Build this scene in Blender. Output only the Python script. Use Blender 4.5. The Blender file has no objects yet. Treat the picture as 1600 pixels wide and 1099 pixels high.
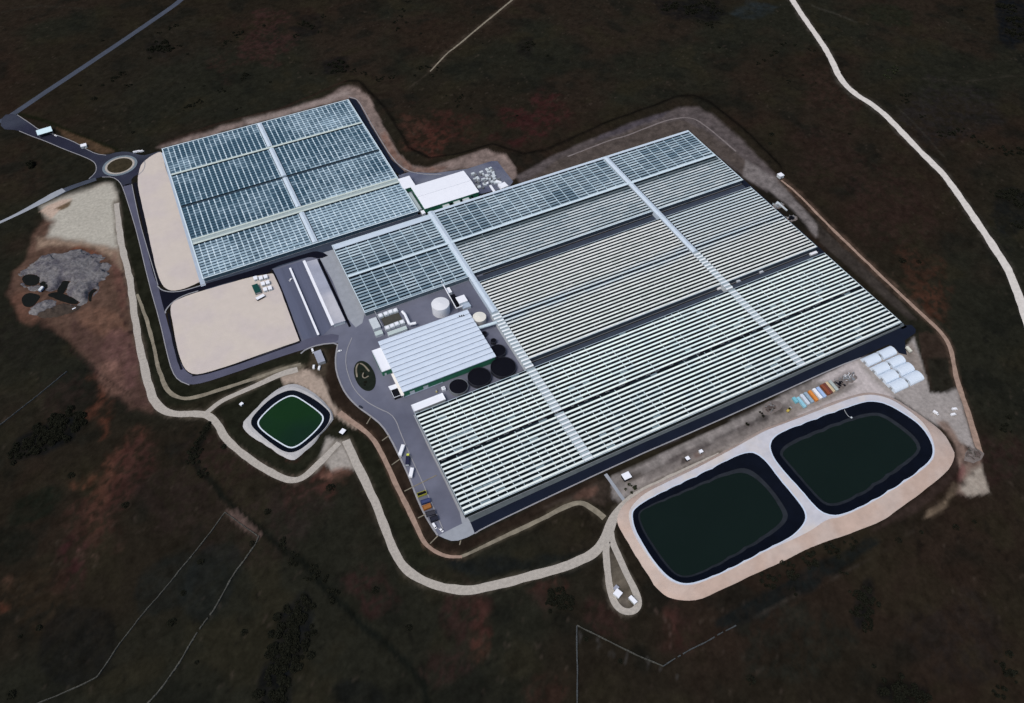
import bpy, bmesh, math, random
import numpy as np
from mathutils import Matrix, Vector
from mathutils.geometry import delaunay_2d_cdt

random.seed(7)
RNG = np.random.default_rng(7)
C = bpy.context.scene.collection
SC = bpy.context.scene

# ------------------------------------------------------------------ camera
CAM_H = 580.0
FPX = 1166.91                      # focal length in pixels of a 1600 wide picture
def _rz(a): return Matrix.Rotation(a, 3, 'Z')
def _rx(a): return Matrix.Rotation(a, 3, 'X')
CAM_R = _rz(math.radians(-24.9908)) @ _rx(math.radians(39.7037)) @ _rz(math.radians(-1.2495))
cam_d = bpy.data.cameras.new('camera')
cam = bpy.data.objects.new('camera', cam_d)
C.objects.link(cam)
cam.matrix_world = Matrix.Translation((0, 0, CAM_H)) @ CAM_R.to_4x4()
cam_d.sensor_width = 36.0
cam_d.lens = FPX / 1600 * 36.0
cam_d.clip_start = 1.0
cam_d.clip_end = 30000.0
SC.camera = cam

# ------------------------------------------------------------------ light
SUN_EL = math.radians(58)
SUN_AZ = math.radians(-112)         # clockwise from +Y
w = bpy.data.worlds.new('World')
SC.world = w
w.use_nodes = True
nt = w.node_tree
bg = nt.nodes['Background']
sky = nt.nodes.new('ShaderNodeTexSky')
sky.sky_type = 'NISHITA'
sky.sun_disc = False
sky.sun_elevation = SUN_EL
sky.sun_rotation = SUN_AZ
sky.dust_density = 3.0
sky.air_density = 1.0
nt.links.new(sky.outputs[0], bg.inputs[0])
bg.inputs[1].default_value = 0.10
sd = bpy.data.lights.new('sun', 'SUN')
sd.energy = 1.6
sd.angle = math.radians(25)
sd.color = (1.0, 0.95, 0.88)
so = bpy.data.objects.new('sun', sd)
C.objects.link(so)
sdir = Vector((math.sin(SUN_AZ) * math.cos(SUN_EL), math.cos(SUN_AZ) * math.cos(SUN_EL), math.sin(SUN_EL)))
so.rotation_euler = sdir.to_track_quat('Z', 'Y').to_euler()
so.location = sdir * 800
SC.view_settings.view_transform = 'Standard'
SC.view_settings.look = 'None'
SC.view_settings.exposure = 0.2
SC.view_settings.gamma = 1.0

# ------------------------------------------------------------------ helpers
def P(px, py, z=0.0):
    """ground point (at height z) seen at a pixel of the 1600x1099 photograph"""
    d = CAM_R @ Vector(((px - 800) / FPX, -(py - 549.5) / FPX, -1.0))
    s = (CAM_H - z) / (-d.z)
    return (d.x * s, d.y * s)
def PL(pts, z=0.0): return [P(a, b, z) for a, b in pts]
CAM_RN = np.array(CAM_R)
def project(x, y, z=0.0):
    q = np.stack([x, y, np.full_like(x, z - CAM_H)], -1) @ CAM_RN
    zc = np.where(-q[..., 2] < 1, 1, -q[..., 2])
    bad = -q[..., 2] < 1
    u = 800 + FPX * q[..., 0] / zc
    v = 549.5 - FPX * q[..., 1] / zc
    u[bad] = -9999; v[bad] = -9999
    return u, v
def lin(c):
    c = np.asarray(c, float) / 255.0
    return np.where(c <= 0.04045, c / 12.92, ((c + 0.055) / 1.055) ** 2.4)
def L(r, g, b): return tuple(float(v) for v in lin((r, g, b)))
def vnoise(x, y, scale, seed):
    """smooth value noise 0..1"""
    r = np.random.default_rng(seed).random((256, 256))
    x = np.asarray(x, float) / scale + 1000; y = np.asarray(y, float) / scale + 1000
    xi = np.floor(x).astype(int); yi = np.floor(y).astype(int)
    fx = x - xi; fy = y - yi
    fx = fx * fx * (3 - 2 * fx); fy = fy * fy * (3 - 2 * fy)
    a = r[xi % 256, yi % 256]; b = r[(xi + 1) % 256, yi % 256]
    c = r[xi % 256, (yi + 1) % 256]; d = r[(xi + 1) % 256, (yi + 1) % 256]
    return a * (1 - fx) * (1 - fy) + b * fx * (1 - fy) + c * (1 - fx) * fy + d * fx * fy
def fbm(x, y, scale, seed, n=4):
    t = 0; a = 0.5; s = 0
    for i in range(n):
        t = t + a * vnoise(x, y, scale / 2 ** i, seed + i); s += a; a *= 0.5
    return t / s

def tag(o, label=None, cat=None, group=None, kind=None):
    if label: o['label'] = label
    if cat: o['category'] = cat
    if group: o['group'] = group
    if kind: o['kind'] = kind
    return o
def thing(name, label, cat, loc=(0, 0, 0), rz=0.0, group=None):
    o = bpy.data.objects.new(name, None)
    C.objects.link(o)
    o.empty_display_size = 2
    o.location = loc; o.rotation_euler = (0, 0, rz)
    return tag(o, label, cat, group)
def copy_tree(o, parent=None):
    c = o.copy(); C.objects.link(c)
    if parent: c.parent = parent
    for ch in list(o.children): copy_tree(ch, c)
    return c

# ------------------------------------------------------------------ materials
MATS = {}
def mat(name, col=(0.5, 0.5, 0.5), rough=0.7, spec=0.3, metal=0.0, var=0.15, scale=0.25, attr=None, bump=0.0, bscale=1.0, streak=None, col2=None):
    if name in MATS: return MATS[name]
    m = bpy.data.materials.new(name); m.use_nodes = True
    t = m.node_tree; n = t.nodes; l = t.links
    b = n['Principled BSDF']
    b.inputs['Roughness'].default_value = rough
    b.inputs['Specular IOR Level'].default_value = spec
    b.inputs['Metallic'].default_value = metal
    tc = n.new('ShaderNodeTexCoord')
    if attr:
        a = n.new('ShaderNodeAttribute'); a.attribute_name = attr
        base = a.outputs['Color']
    else:
        a = n.new('ShaderNodeRGB'); a.outputs[0].default_value = (*col, 1); base = a.outputs[0]
    nz = n.new('ShaderNodeTexNoise'); nz.inputs['Scale'].default_value = scale; nz.inputs['Detail'].default_value = 6
    nz.inputs['Roughness'].default_value = 0.62
    src = tc.outputs['Object']
    if streak:
        mp = n.new('ShaderNodeMapping'); mp.inputs['Scale'].default_value = streak
        mp.inputs['Rotation'].default_value = (0, 0, 0)
        l.new(src, mp.inputs[0]); src = mp.outputs[0]
    l.new(src, nz.inputs['Vector'])
    mr = n.new('ShaderNodeMapRange'); mr.inputs['From Min'].default_value = 0.25; mr.inputs['From Max'].default_value = 0.75
    mr.inputs['To Min'].default_value = 1 - var; mr.inputs['To Max'].default_value = 1 + var
    l.new(nz.outputs['Fac'], mr.inputs['Value'])
    mx = n.new('ShaderNodeVectorMath'); mx.operation = 'SCALE'
    l.new(base, mx.inputs[0]); l.new(mr.outputs[0], mx.inputs['Scale'])
    out = mx.outputs[0]
    if col2:
        n2 = n.new('ShaderNodeTexNoise'); n2.inputs['Scale'].default_value = scale * 0.23; n2.inputs['Detail'].default_value = 4
        l.new(tc.outputs['Object'], n2.inputs['Vector'])
        cr = n.new('ShaderNodeMapRange'); cr.inputs['From Min'].default_value = 0.45; cr.inputs['From Max'].default_value = 0.62
        l.new(n2.outputs['Fac'], cr.inputs['Value'])
        mm = n.new('ShaderNodeMix'); mm.data_type = 'RGBA'
        mm.inputs['B'].default_value = (*col2, 1)
        l.new(cr.outputs[0], mm.inputs['Factor'])
        # mix the two colours before the fine noise
        l.new(base, mm.inputs['A']); l.new(mm.outputs['Result'], mx.inputs[0])
    l.new(out, b.inputs['Base Color'])
    if bump > 0:
        nb = n.new('ShaderNodeTexNoise'); nb.inputs['Scale'].default_value = bscale; nb.inputs['Detail'].default_value = 5
        l.new(tc.outputs['Object'], nb.inputs['Vector'])
        bp = n.new('ShaderNodeBump'); bp.inputs['Strength'].default_value = bump; bp.inputs['Distance'].default_value = 1.0
        l.new(nb.outputs['Fac'], bp.inputs['Height']); l.new(bp.outputs[0], b.inputs['Normal'])
    MATS[name] = m
    return m

m_ground = mat('moor_ground', rough=1.0, spec=0.0, var=0.24, scale=0.3, attr='col', bump=0.12, bscale=0.5)
m_asphalt = mat('asphalt', L(106, 109, 124), rough=0.85, spec=0.2, var=0.12, scale=0.06, col2=L(92, 95, 110))
m_asphalt_dark = mat('dark_asphalt', L(17, 18, 30), rough=0.9, spec=0.06, var=0.15, scale=0.08)
m_asphalt_ring = mat('ring_asphalt', L(82, 83, 100), rough=0.85, spec=0.2, var=0.15, scale=0.06)
m_asphalt_old = mat('old_asphalt', L(66, 72, 84), rough=0.9, spec=0.15, var=0.2, scale=0.05)
m_carpark = mat('carpark_asphalt', L(88, 93, 112), rough=0.85, spec=0.2, var=0.22, scale=0.08, streak=(1.0, 0.08, 1))
m_gravel = mat('pale_gravel', L(170, 164, 155), rough=0.95, spec=0.1, var=0.2, scale=0.4, bump=0.2, bscale=0.8)
m_gravel_white = mat('white_gravel', L(205, 200, 193), rough=0.95, spec=0.1, var=0.18, scale=0.2)
m_gravel_pink = mat('earth_track', L(150, 128, 114), rough=0.95, spec=0.1, var=0.3, scale=0.2)
m_gravel_faint = mat('worn_track', L(128, 121, 106), rough=0.95, spec=0.1, var=0.4, scale=0.15)
m_sand = mat('sand', L(200, 190, 180), rough=0.95, spec=0.1, var=0.045, scale=0.12, bump=0.12, bscale=0.6, col2=L(196, 186, 180))
m_bund = mat('bund_sand', L(184, 163, 150), rough=0.95, spec=0.1, var=0.12, scale=0.12, col2=L(186, 170, 160))
m_rim = mat('liner_rim', L(196, 208, 224), rough=0.8, spec=0.2, var=0.1, scale=0.1)
m_kerb = mat('kerb_concrete', L(146, 146, 150), rough=0.9, spec=0.1, var=0.15, scale=0.3)
m_conc = mat('concrete', L(150, 155, 162), rough=0.9, spec=0.1, var=0.12, scale=0.15)
m_conc_blue = mat('pale_concrete', L(170, 184, 200), rough=0.9, spec=0.1, var=0.1, scale=0.15)
m_pale_glass = mat('pale_roof_glass', rough=0.5, spec=0.25, var=0.07, scale=0.4, attr='col')  # pale roof glass: south slopes, cross lines and gallery bays
m_glass = mat('dark_roof_glass', rough=0.4, spec=0.05, var=0.25, scale=0.35, attr='col')  # dark roof glass: north slopes and gutters
m_wall_glass = mat('wall_glass', L(44, 54, 58), rough=0.4, spec=0.12, var=0.35, scale=0.3)
m_gal = mat('gallery_roof', L(196, 210, 222), rough=0.55, spec=0.2, var=0.07, scale=0.2)
m_alu = mat('aluminium_gutter', L(205, 222, 230), rough=0.5, spec=0.2, var=0.1, scale=0.5)
m_cream = mat('cream_walkway', L(196, 208, 202), rough=0.6, spec=0.2, var=0.1, scale=0.4)
m_white = mat('white_sheet', L(236, 239, 245), rough=0.45, spec=0.2, var=0.03, scale=0.15)
m_hallroof = mat('ribbed_roof', L(206, 218, 232), rough=0.5, spec=0.2, var=0.05, scale=0.1)
m_greywhite = mat('grey_white_sheet', L(196, 204, 208), rough=0.6, spec=0.2, var=0.1, scale=0.3)
m_greyroof = mat('grey_metal_roof', L(150, 154, 168), rough=0.5, spec=0.3, var=0.14, scale=0.12)
m_green = mat('green_cladding', L(50, 116, 88), rough=0.5, spec=0.25, var=0.15, scale=0.3)
m_dkgreen = mat('dark_green_paint', L(14, 66, 60), rough=0.5, spec=0.25, var=0.12, scale=0.4)
m_dark = mat('dark_rubber', L(15, 16, 24), rough=0.85, spec=0.08, var=0.2, scale=0.3)
m_black = mat('black_glass', L(20, 20, 24), rough=0.35, spec=0.2, var=0.1, scale=0.3)
m_liner = mat('pond_liner', L(8, 13, 24), rough=0.75, spec=0.06, var=0.3, scale=0.12)
m_shelf = mat('liner_shelf', L(36, 40, 46), rough=0.7, spec=0.1, var=0.3, scale=0.15)
m_water = mat('reservoir_water', L(18, 29, 26), rough=0.12, spec=0.08, var=0.08, scale=0.02, bump=0.02, bscale=0.5)
m_water_green = mat('algae_water', L(22, 50, 26), rough=0.2, spec=0.06, var=0.1, scale=0.05, col2=L(20, 42, 30))
m_ring = mat('white_ring', L(214, 224, 232), rough=0.6, spec=0.2, var=0.08, scale=0.3)
m_steel = mat('steel', L(150, 154, 158), rough=0.5, spec=0.4, var=0.15, scale=0.5)
m_tankwhite = mat('tank_shell', L(222, 224, 228), rough=0.5, spec=0.25, var=0.04, scale=0.15)
m_tankcream = mat('cream_tank_shell', L(226, 224, 214), rough=0.5, spec=0.25, var=0.05, scale=0.15)
m_tyre = mat('tyre', L(26, 26, 28), rough=0.9, spec=0.1)
m_olive = mat('olive_deck', L(72, 72, 66), rough=0.9, spec=0.1, var=0.2, scale=0.3)
m_grass = mat('mown_grass', L(40, 46, 34), rough=0.95, spec=0.05, var=0.35, scale=0.2)
m_leaf = mat('dark_leaves', L(28, 29, 23), rough=1.0, spec=0.0, var=0.6, scale=0.5)
m_leaf2 = mat('olive_leaves', L(40, 44, 30), rough=0.9, spec=0.05, var=0.5, scale=0.5)
m_bark = mat('bark', L(46, 40, 34), rough=0.95, spec=0.05)
m_stone = mat('dry_stone', L(74, 74, 69), rough=0.95, spec=0.1, var=0.45, scale=0.5)
m_spoil = mat('spoil', L(112, 110, 111), rough=0.95, spec=0.1, var=0.5, scale=0.32, bump=0.9, bscale=0.35, col2=L(84, 82, 88))
m_slope = mat('earth_slope', L(110, 92, 80), rough=0.95, spec=0.05, var=0.4, scale=0.15, bump=0.4, bscale=0.3)
m_tunnel = mat('tunnel_film', L(212, 224, 236), rough=0.5, spec=0.25, var=0.04, scale=0.2)
m_junk = mat('scrap_metal', L(120, 124, 128), rough=0.7, spec=0.3, var=0.4, scale=0.6)
PAINT = {}
def paint(r, g, b):
    k = 'paint_%d_%d_%d' % (r, g, b)
    return mat(k, L(r, g, b), rough=0.45, spec=0.3, var=0.08, scale=0.6)

# ------------------------------------------------------------------ mesh builder
class MB:
    def __init__(s): s.v = []; s.f = []; s.m = []; s.c = []
    def quad(s, a, b, c, d, m=0, col=None):
        i = len(s.v); s.v += [a, b, c, d]; s.f.append((i, i + 1, i + 2, i + 3)); s.m.append(m); s.c.append(col)
    def tri(s, a, b, c, m=0, col=None):
        i = len(s.v); s.v += [a, b, c]; s.f.append((i, i + 1, i + 2)); s.m.append(m); s.c.append(col)
    def face(s, pts, m=0, col=None):
        i = len(s.v); s.v += list(pts); s.f.append(tuple(range(i, i + len(pts)))); s.m.append(m); s.c.append(col)
    def prism(s, pts, z0, z1, m=0, mt=None, taper=0.0, bottom=False):
        """upright prism over a ccw outline"""
        n = len(pts)
        if mt is None: mt = m
        cx = sum(p[0] for p in pts) / n; cy = sum(p[1] for p in pts) / n
        tp = [(p[0] + (cx - p[0]) * taper, p[1] + (cy - p[1]) * taper) for p in pts]
        i = len(s.v)
        s.v += [(p[0], p[1], z0) for p in pts] + [(p[0], p[1], z1) for p in tp]
        for k in range(n):
            k2 = (k + 1) % n
            s.f.append((i + k, i + k2, i + n + k2, i + n + k)); s.m.append(m); s.c.append(None)
        s.f.append(tuple(i + n + k for k in range(n))); s.m.append(mt); s.c.append(None)
        if bottom:
            s.f.append(tuple(i + n - 1 - k for k in range(n))); s.m.append(m); s.c.append(None)
    def box(s, cx, cy, z0, sx, sy, sz, rz=0.0, m=0, mt=None, taper=0.0, bottom=True):
        c, d = math.cos(rz), math.sin(rz)
        pts = [(cx + c * x - d * y, cy + d * x + c * y) for x, y in ((-sx / 2, -sy / 2), (sx / 2, -sy / 2), (sx / 2, sy / 2), (-sx / 2, sy / 2))]
        s.prism(pts, z0, z0 + sz, m, mt, taper, bottom)
    def cyl(s, cx, cy, z0, r, h, n=32, m=0, mt=None, cone=0.0):
        pts = [(cx + r * math.cos(2 * math.pi * k / n), cy + r * math.sin(2 * math.pi * k / n)) for k in range(n)]
        if mt is None: mt = m
        i = len(s.v)
        s.v += [(p[0], p[1], z0) for p in pts] + [(p[0], p[1], z0 + h) for p in pts] + [(cx, cy, z0 + h + cone)]
        for k in range(n):
            k2 = (k + 1) % n
            s.f.append((i + k, i + k2, i + n + k2, i + n + k)); s.m.append(m); s.c.append(None)
            s.f.append((i + n + k, i + n + k2, i + 2 * n)); s.m.append(mt); s.c.append(None)
    def ring(s, cx, cy, z0, z1, r0, r1, n=40, m=0):
        for k in range(n):
            a = 2 * math.pi * k / n; b = 2 * math.pi * (k + 1) / n
            p = [(cx + r * math.cos(t), cy + r * math.sin(t)) for r, t in ((r0, a), (r1, a), (r1, b), (r0, b))]
            s.quad((*p[0], z1), (*p[1], z1), (*p[2], z1), (*p[3], z1), m)
            s.quad((*p[1], z0), (*p[2], z0), (*p[2], z1), (*p[1], z1), m)
            s.quad((*p[3], z0), (*p[0], z0), (*p[0], z1), (*p[3], z1), m)
    def tube(s, p0, p1, r, n=6, m=0):
        p0 = Vector(p0); p1 = Vector(p1); d = (p1 - p0).normalized()
        u = d.orthogonal().normalized(); v = d.cross(u)
        i = len(s.v)
        for p in (p0, p1):
            for k in range(n):
                a = 2 * math.pi * k / n
                s.v.append(tuple(p + u * (r * math.cos(a)) + v * (r * math.sin(a))))
        for k in range(n):
            k2 = (k + 1) % n
            s.f.append((i + k, i + k2, i + n + k2, i + n + k)); s.m.append(m); s.c.append(None)
        s.f.append(tuple(i + n - 1 - k for k in range(n))); s.m.append(m); s.c.append(None)
        s.f.append(tuple(i + n + k for k in range(n))); s.m.append(m); s.c.append(None)
    def wheel(s, x, y, r, wd, m=0, n=14):
        s.tube((x, y - wd / 2, r), (x, y + wd / 2, r), r, n, m)
    def build(s, name, mats, parent=None, smooth=False, off=(0, 0, 0)):
        me = bpy.data.meshes.new(name)
        ox, oy, oz = off
        me.from_pydata([(a - ox, b - oy, c - oz) for a, b, c in s.v], [], s.f)
        if not isinstance(mats, (list, tuple)): mats = [mats]
        for m in mats: me.materials.append(m)
        if len(mats) > 1: me.polygons.foreach_set('material_index', s.m)
        if any(c is not None for c in s.c):
            a = me.attributes.new('col', 'FLOAT_COLOR', 'FACE')
            arr = np.ones((len(s.f), 4), np.float32)
            arr[:, :3] = [c if c is not None else (0.5, 0.5, 0.5) for c in s.c]
            a.data.foreach_set('color', arr.ravel())
        if smooth: me.polygons.foreach_set('use_smooth', [True] * len(me.polygons))
        me.update()
        o = bpy.data.objects.new(name, me); C.objects.link(o)
        if parent: o.parent = parent
        return o

def inpoly(x, y, poly):
    x = np.asarray(x); y = np.asarray(y); r = np.zeros(x.shape, bool)
    n = len(poly); j = n - 1
    for i in range(n):
        xi, yi = poly[i]; xj, yj = poly[j]
        cnd = ((yi > y) != (yj > y)) & (x < (xj - xi) * (y - yi) / ((yj - yi) if yj != yi else 1e-9) + xi)
        r ^= cnd; j = i
    return r
def segdist(x, y, pts, closed):
    d = np.full(x.shape, 1e9)
    n = len(pts)
    for i in range(n if closed else n - 1):
        ax, ay = pts[i]; bx, by = pts[(i + 1) % n]
        dx, dy = bx - ax, by - ay; l2 = dx * dx + dy * dy + 1e-9
        t = np.clip(((x - ax) * dx + (y - ay) * dy) / l2, 0, 1)
        d = np.minimum(d, (x - ax - t * dx) ** 2 + (y - ay - t * dy) ** 2)
    return np.sqrt(d)
def chaikin(pts, n=2, closed=False):
    for _ in range(n):
        q = []
        m = len(pts)
        if not closed: q.append(pts[0])
        for i in range(m if closed else m - 1):
            a = pts[i]; b = pts[(i + 1) % m]
            q.append((a[0] * .75 + b[0] * .25, a[1] * .75 + b[1] * .25)); q.append((a[0] * .25 + b[0] * .75, a[1] * .25 + b[1] * .75))
        if not closed: q.append(pts[-1])
        pts = q
    return pts
def dens(pts, step, closed=True):
    out = []
    n = len(pts)
    for i in range(n if closed else n - 1):
        a = pts[i]; b = pts[(i + 1) % n]
        l = math.hypot(b[0] - a[0], b[1] - a[1]); k = max(1, int(l / step))
        for j in range(k): out.append((a[0] + (b[0] - a[0]) * j / k, a[1] + (b[1] - a[1]) * j / k))
    if not closed: out.append(pts[-1])
    return out
def jit(pts, amp, seed=1):
    if amp <= 0: return pts
    a = np.array(pts)
    n1 = fbm(a[:, 0], a[:, 1], 14, seed, 3) - .5; n2 = fbm(a[:, 0], a[:, 1], 14, seed + 50, 3) - .5
    return [(p[0] + amp * 2 * u, p[1] + amp * 2 * v) for p, u, v in zip(pts, n1, n2)]
def cdt_fill(mb, polys, z, m=0, holes=()):
    """fill outline(s) minus holes with triangles"""
    vs = []; es = []
    for q in list(polys) + list(holes):
        i = len(vs); n = len(q)
        vs += [Vector(p) for p in q]; es += [(i + k, i + (k + 1) % n) for k in range(n)]
    ov, oe, of, *_ = delaunay_2d_cdt(vs, es, [], 0, 1e-4)
    i0 = len(mb.v)
    mb.v += [(p.x, p.y, z) for p in ov]
    cx = np.array([sum(ov[k].x for k in f) / 3 for f in of]); cy = np.array([sum(ov[k].y for k in f) / 3 for f in of])
    ok = np.zeros(len(of), bool)
    for q in polys: ok |= inpoly(cx, cy, q)
    for q in holes: ok &= ~inpoly(cx, cy, q)
    for f, k in zip(of, ok):
        if k:
            a, b, c = (ov[t] for t in f)
            if (b.x - a.x) * (c.y - a.y) - (b.y - a.y) * (c.x - a.x) < 0: f = f[::-1]
            mb.f.append(tuple(i0 + t for t in f)); mb.m.append(m); mb.c.append(None)
def sheet(name, pts, m, z, smooth=1, amp=0.5, world=False, holes=(), kind='structure'):
    q = pts if world else PL(pts)
    if smooth: q = chaikin(q, smooth, True)
    q = jit(dens(q, 4.0), amp, len(name))
    mb = MB(); cdt_fill(mb, [q], z, 0, holes)
    return tag(mb.build(name, m), kind=kind)
def ribbon_pts(q, width, amp=0.0, seed=3):
    a = np.array(q); d = np.gradient(a, axis=0); d /= np.linalg.norm(d, axis=1)[:, None] + 1e-9
    nrm = np.stack([-d[:, 1], d[:, 0]], 1)
    wl = width / 2 * np.ones(len(a)) if np.isscalar(width) else np.interp(np.linspace(0, 1, len(a)), np.linspace(0, 1, len(width)), width) / 2
    n1 = (fbm(a[:, 0], a[:, 1], 12, seed, 3) - .5) * 2 * amp; n2 = (fbm(a[:, 0], a[:, 1], 12, seed + 9, 3) - .5) * 2 * amp
    return a + nrm * (wl + n1)[:, None], a - nrm * (wl + n2)[:, None]
def ribbon(mb, pts, width, z, amp=0.3, world=False, smooth=2, closed=False, h=0.0, m=0, seed=3):
    q = pts if world else PL(pts)
    if smooth: q = chaikin(q, smooth, closed)
    q = dens(q, 3.0, closed)
    if closed: q = q + [q[0]]
    l, r = ribbon_pts(q, width, amp, seed)
    for i in range(len(q) - 1):
        mb.quad((*r[i], z), (*r[i + 1], z), (*l[i + 1], z), (*l[i], z), m)
        if h > 0:
            mb.quad((*r[i], z - h), (*r[i + 1], z - h), (*r[i + 1], z), (*r[i], z), m)
            mb.quad((*l[i + 1], z - h), (*l[i], z - h), (*l[i], z), (*l[i + 1], z), m)
def track(name, pts, width, m, z, amp=0.4, smooth=2, closed=False):
    mb = MB(); ribbon(mb, pts, width, z, amp, smooth=smooth, closed=closed)
    return tag(mb.build(name, m), kind='structure')

# ================================================================== GROUND
TR = {}
TR['gravel_track'] = [(182, 318), (185, 345), (188, 372), (193, 397), (201, 425), (207, 465), (211, 500), (217, 535), (223, 562), (229, 590), (238, 622), (250, 638), (265, 646), (288, 648), (310, 646.5), (325, 649), (340, 662), (350, 682), (365, 698), (385, 714), (412, 732), (440, 748), (460, 752), (477, 745), (495, 728), (512, 711), (530, 692)]
TR['farm_track'] = [(541, 688), (550, 710), (561, 733), (576, 763), (590, 795), (602, 828), (616, 862), (632, 888), (656, 906), (690, 918), (722, 923), (752, 920), (800, 908), (860, 893), (907, 877), (932, 862), (946, 842), (953, 822), (960, 806), (974, 789), (996, 773), (1052, 746), (1125, 711)]
TR['white_road'] = [(1222, -24), (1237, -2), (1250, 19), (1275, 55), (1297, 88), (1311, 121), (1332, 145), (1375, 171), (1412, 210), (1450, 249), (1477, 275), (1513, 327), (1550, 382), (1574, 417), (1588, 452), (1597, 478), (1610, 520)]
TR['east_track'] = [(1221, 282), (1250, 306), (1282, 340), (1326, 383), (1375, 430), (1412, 465), (1450, 500), (1474, 523), (1486, 545), (1492, 580), (1500, 610), (1511, 640), (1523, 680), (1531, 708)]
TR['bank_path'] = [(530, 645), (548, 658), (571, 674), (588, 692), (599, 714), (612, 743), (626, 772), (639, 798), (652, 826), (663, 848), (676, 861), (700, 870), (722, 870)]
TR['pond_track'] = [(322, 646), (345, 627), (376, 613), (410, 598), (438, 585), (465, 577)]
TR['loop_track'] = [(949, 846), (946, 862), (949, 890), (953, 922), (961, 945), (976, 957), (992, 955), (999, 942), (992, 922), (978, 895), (966, 868), (956, 845), (954, 832)]
TR['hill_track'] = [(810, -8), (797, 3), (740, 50), (712, 74), (700, 82), (686, 97), (672, 112)]
TR['foot_track'] = [(716, 871), (740, 862), (764, 850), (800, 833), (850, 810), (890, 788), (910, 785), (926, 795), (944, 810)]
def axis(lo, hi, step, far):
    a = list(np.arange(lo, hi + .1, step)); s = step; x = hi; up = []
    while x < far: s *= 1.35; x += s; up.append(x)
    s = step; x = lo; dn = []
    while x > -far: s *= 1.35; x -= s; dn.append(x)
    return np.array(dn[::-1] + a + up)
GX = axis(-300, 1300, 2.6, 9000); GY = axis(-50, 1560, 2.6, 9000)
gx, gy = np.meshgrid(GX, GY)
gu, gv = project(gx, gy)
wob_u = (fbm(gx, gy, 26, 11, 4) - .5) * 2; wob_v = (fbm(gx, gy, 26, 21, 4) - .5) * 2
mott = fbm(gx, gy, 9, 31, 4) * .55 + vnoise(gx, gy, 3.4, 36) * .45
A = fbm(gx, gy, 210, 41, 5); B = fbm(gx, gy, 120, 51, 5); D = fbm(gx, gy, 40, 61, 4); F2 = fbm(gx, gy, 7, 71, 3) * .6 + vnoise(gx, gy, 2.8, 77) * .4
F3 = vnoise(gx, gy, 5.5, 81)
def sm(x, a, b): t = np.clip((x - a) / (b - a), 0, 1); return t * t * (3 - 2 * t)
def mixc(c, col, a): return c * (1 - a[..., None]) + np.asarray(col)[None, None, :] * a[..., None]
col = np.broadcast_to(lin((34, 32, 27)), gx.shape + (3,)).copy()
col = mixc(col, lin((31, 35, 30)), sm(A, .42, .6) * .7)
col = mixc(col, lin((43, 34, 30)), sm(B, .5, .72) * .5)
col = mixc(col, lin((40, 39, 30)), sm(D, .55, .75) * .5)
col = mixc(col, lin((22, 25, 23)), sm(1 - D, .58, .75) * .6)
col *= (0.62 + .6 * F2 + .3 * (F3 - .5))[..., None] * np.array([1.1, .99, .9]) * .98
fleck = sm(vnoise(gx, gy, 3.1, 91), .86, .97) * sm(vnoise(gx, gy, 60, 93), .45, .7)
col = mixc(col, lin((78, 68, 60)), fleck * .28)
dk = sm(vnoise(gx, gy, 4.5, 95), .8, .95) * sm(vnoise(gx, gy, 90, 97), .4, .7)
col = mixc(col, lin((15, 15, 14)), dk * .5)
def paint_poly(pts, c, alpha=1.0, soft=4.0, rag=4.0, mot=0.0, closed=True, width=None):
    global col
    pts = list(pts)
    xs = [p[0] for p in pts]; ys = [p[1] for p in pts]; mg = soft + rag + (width or 0) + 6
    sel = (gu > min(xs) - mg) & (gu < max(xs) + mg) & (gv > min(ys) - mg) & (gv < max(ys) + mg)
    if not sel.any(): return
    u = gu[sel] + wob_u[sel] * rag; v = gv[sel] + wob_v[sel] * rag
    d = segdist(u, v, pts, closed)
    if width is None:
        d = np.where(inpoly(u, v, pts), -d, d)
    else: d = d - width / 2
    a = 1 - sm(d, -soft / 2, soft / 2)
    if mot > 0: a = a * (1 - mot * (1 - sm(mott[sel], .38, .6)))
    a = (a * alpha)[:, None]
    tx = (0.62 + .72 * F2[sel] + .5 * (F3[sel] - .5)) if sum(c) < 390 else (0.9 + .2 * F2[sel])
    col[sel] = col[sel] * (1 - a) + lin(c)[None, :] * a * tx[:, None]
def paint_ell(cx, cy, rx, ry, ang, c, alpha=.7, soft=14, rag=10, mot=.3):
    a = math.radians(ang)
    pts = [(cx + rx * math.cos(t) * math.cos(a) - ry * math.sin(t) * math.sin(a), cy + rx * math.cos(t) * math.sin(a) + ry * math.sin(t) * math.cos(a)) for t in np.linspace(0, 2 * math.pi, 20, endpoint=False)]
    paint_poly(pts, c, alpha, soft, rag, mot)

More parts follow.
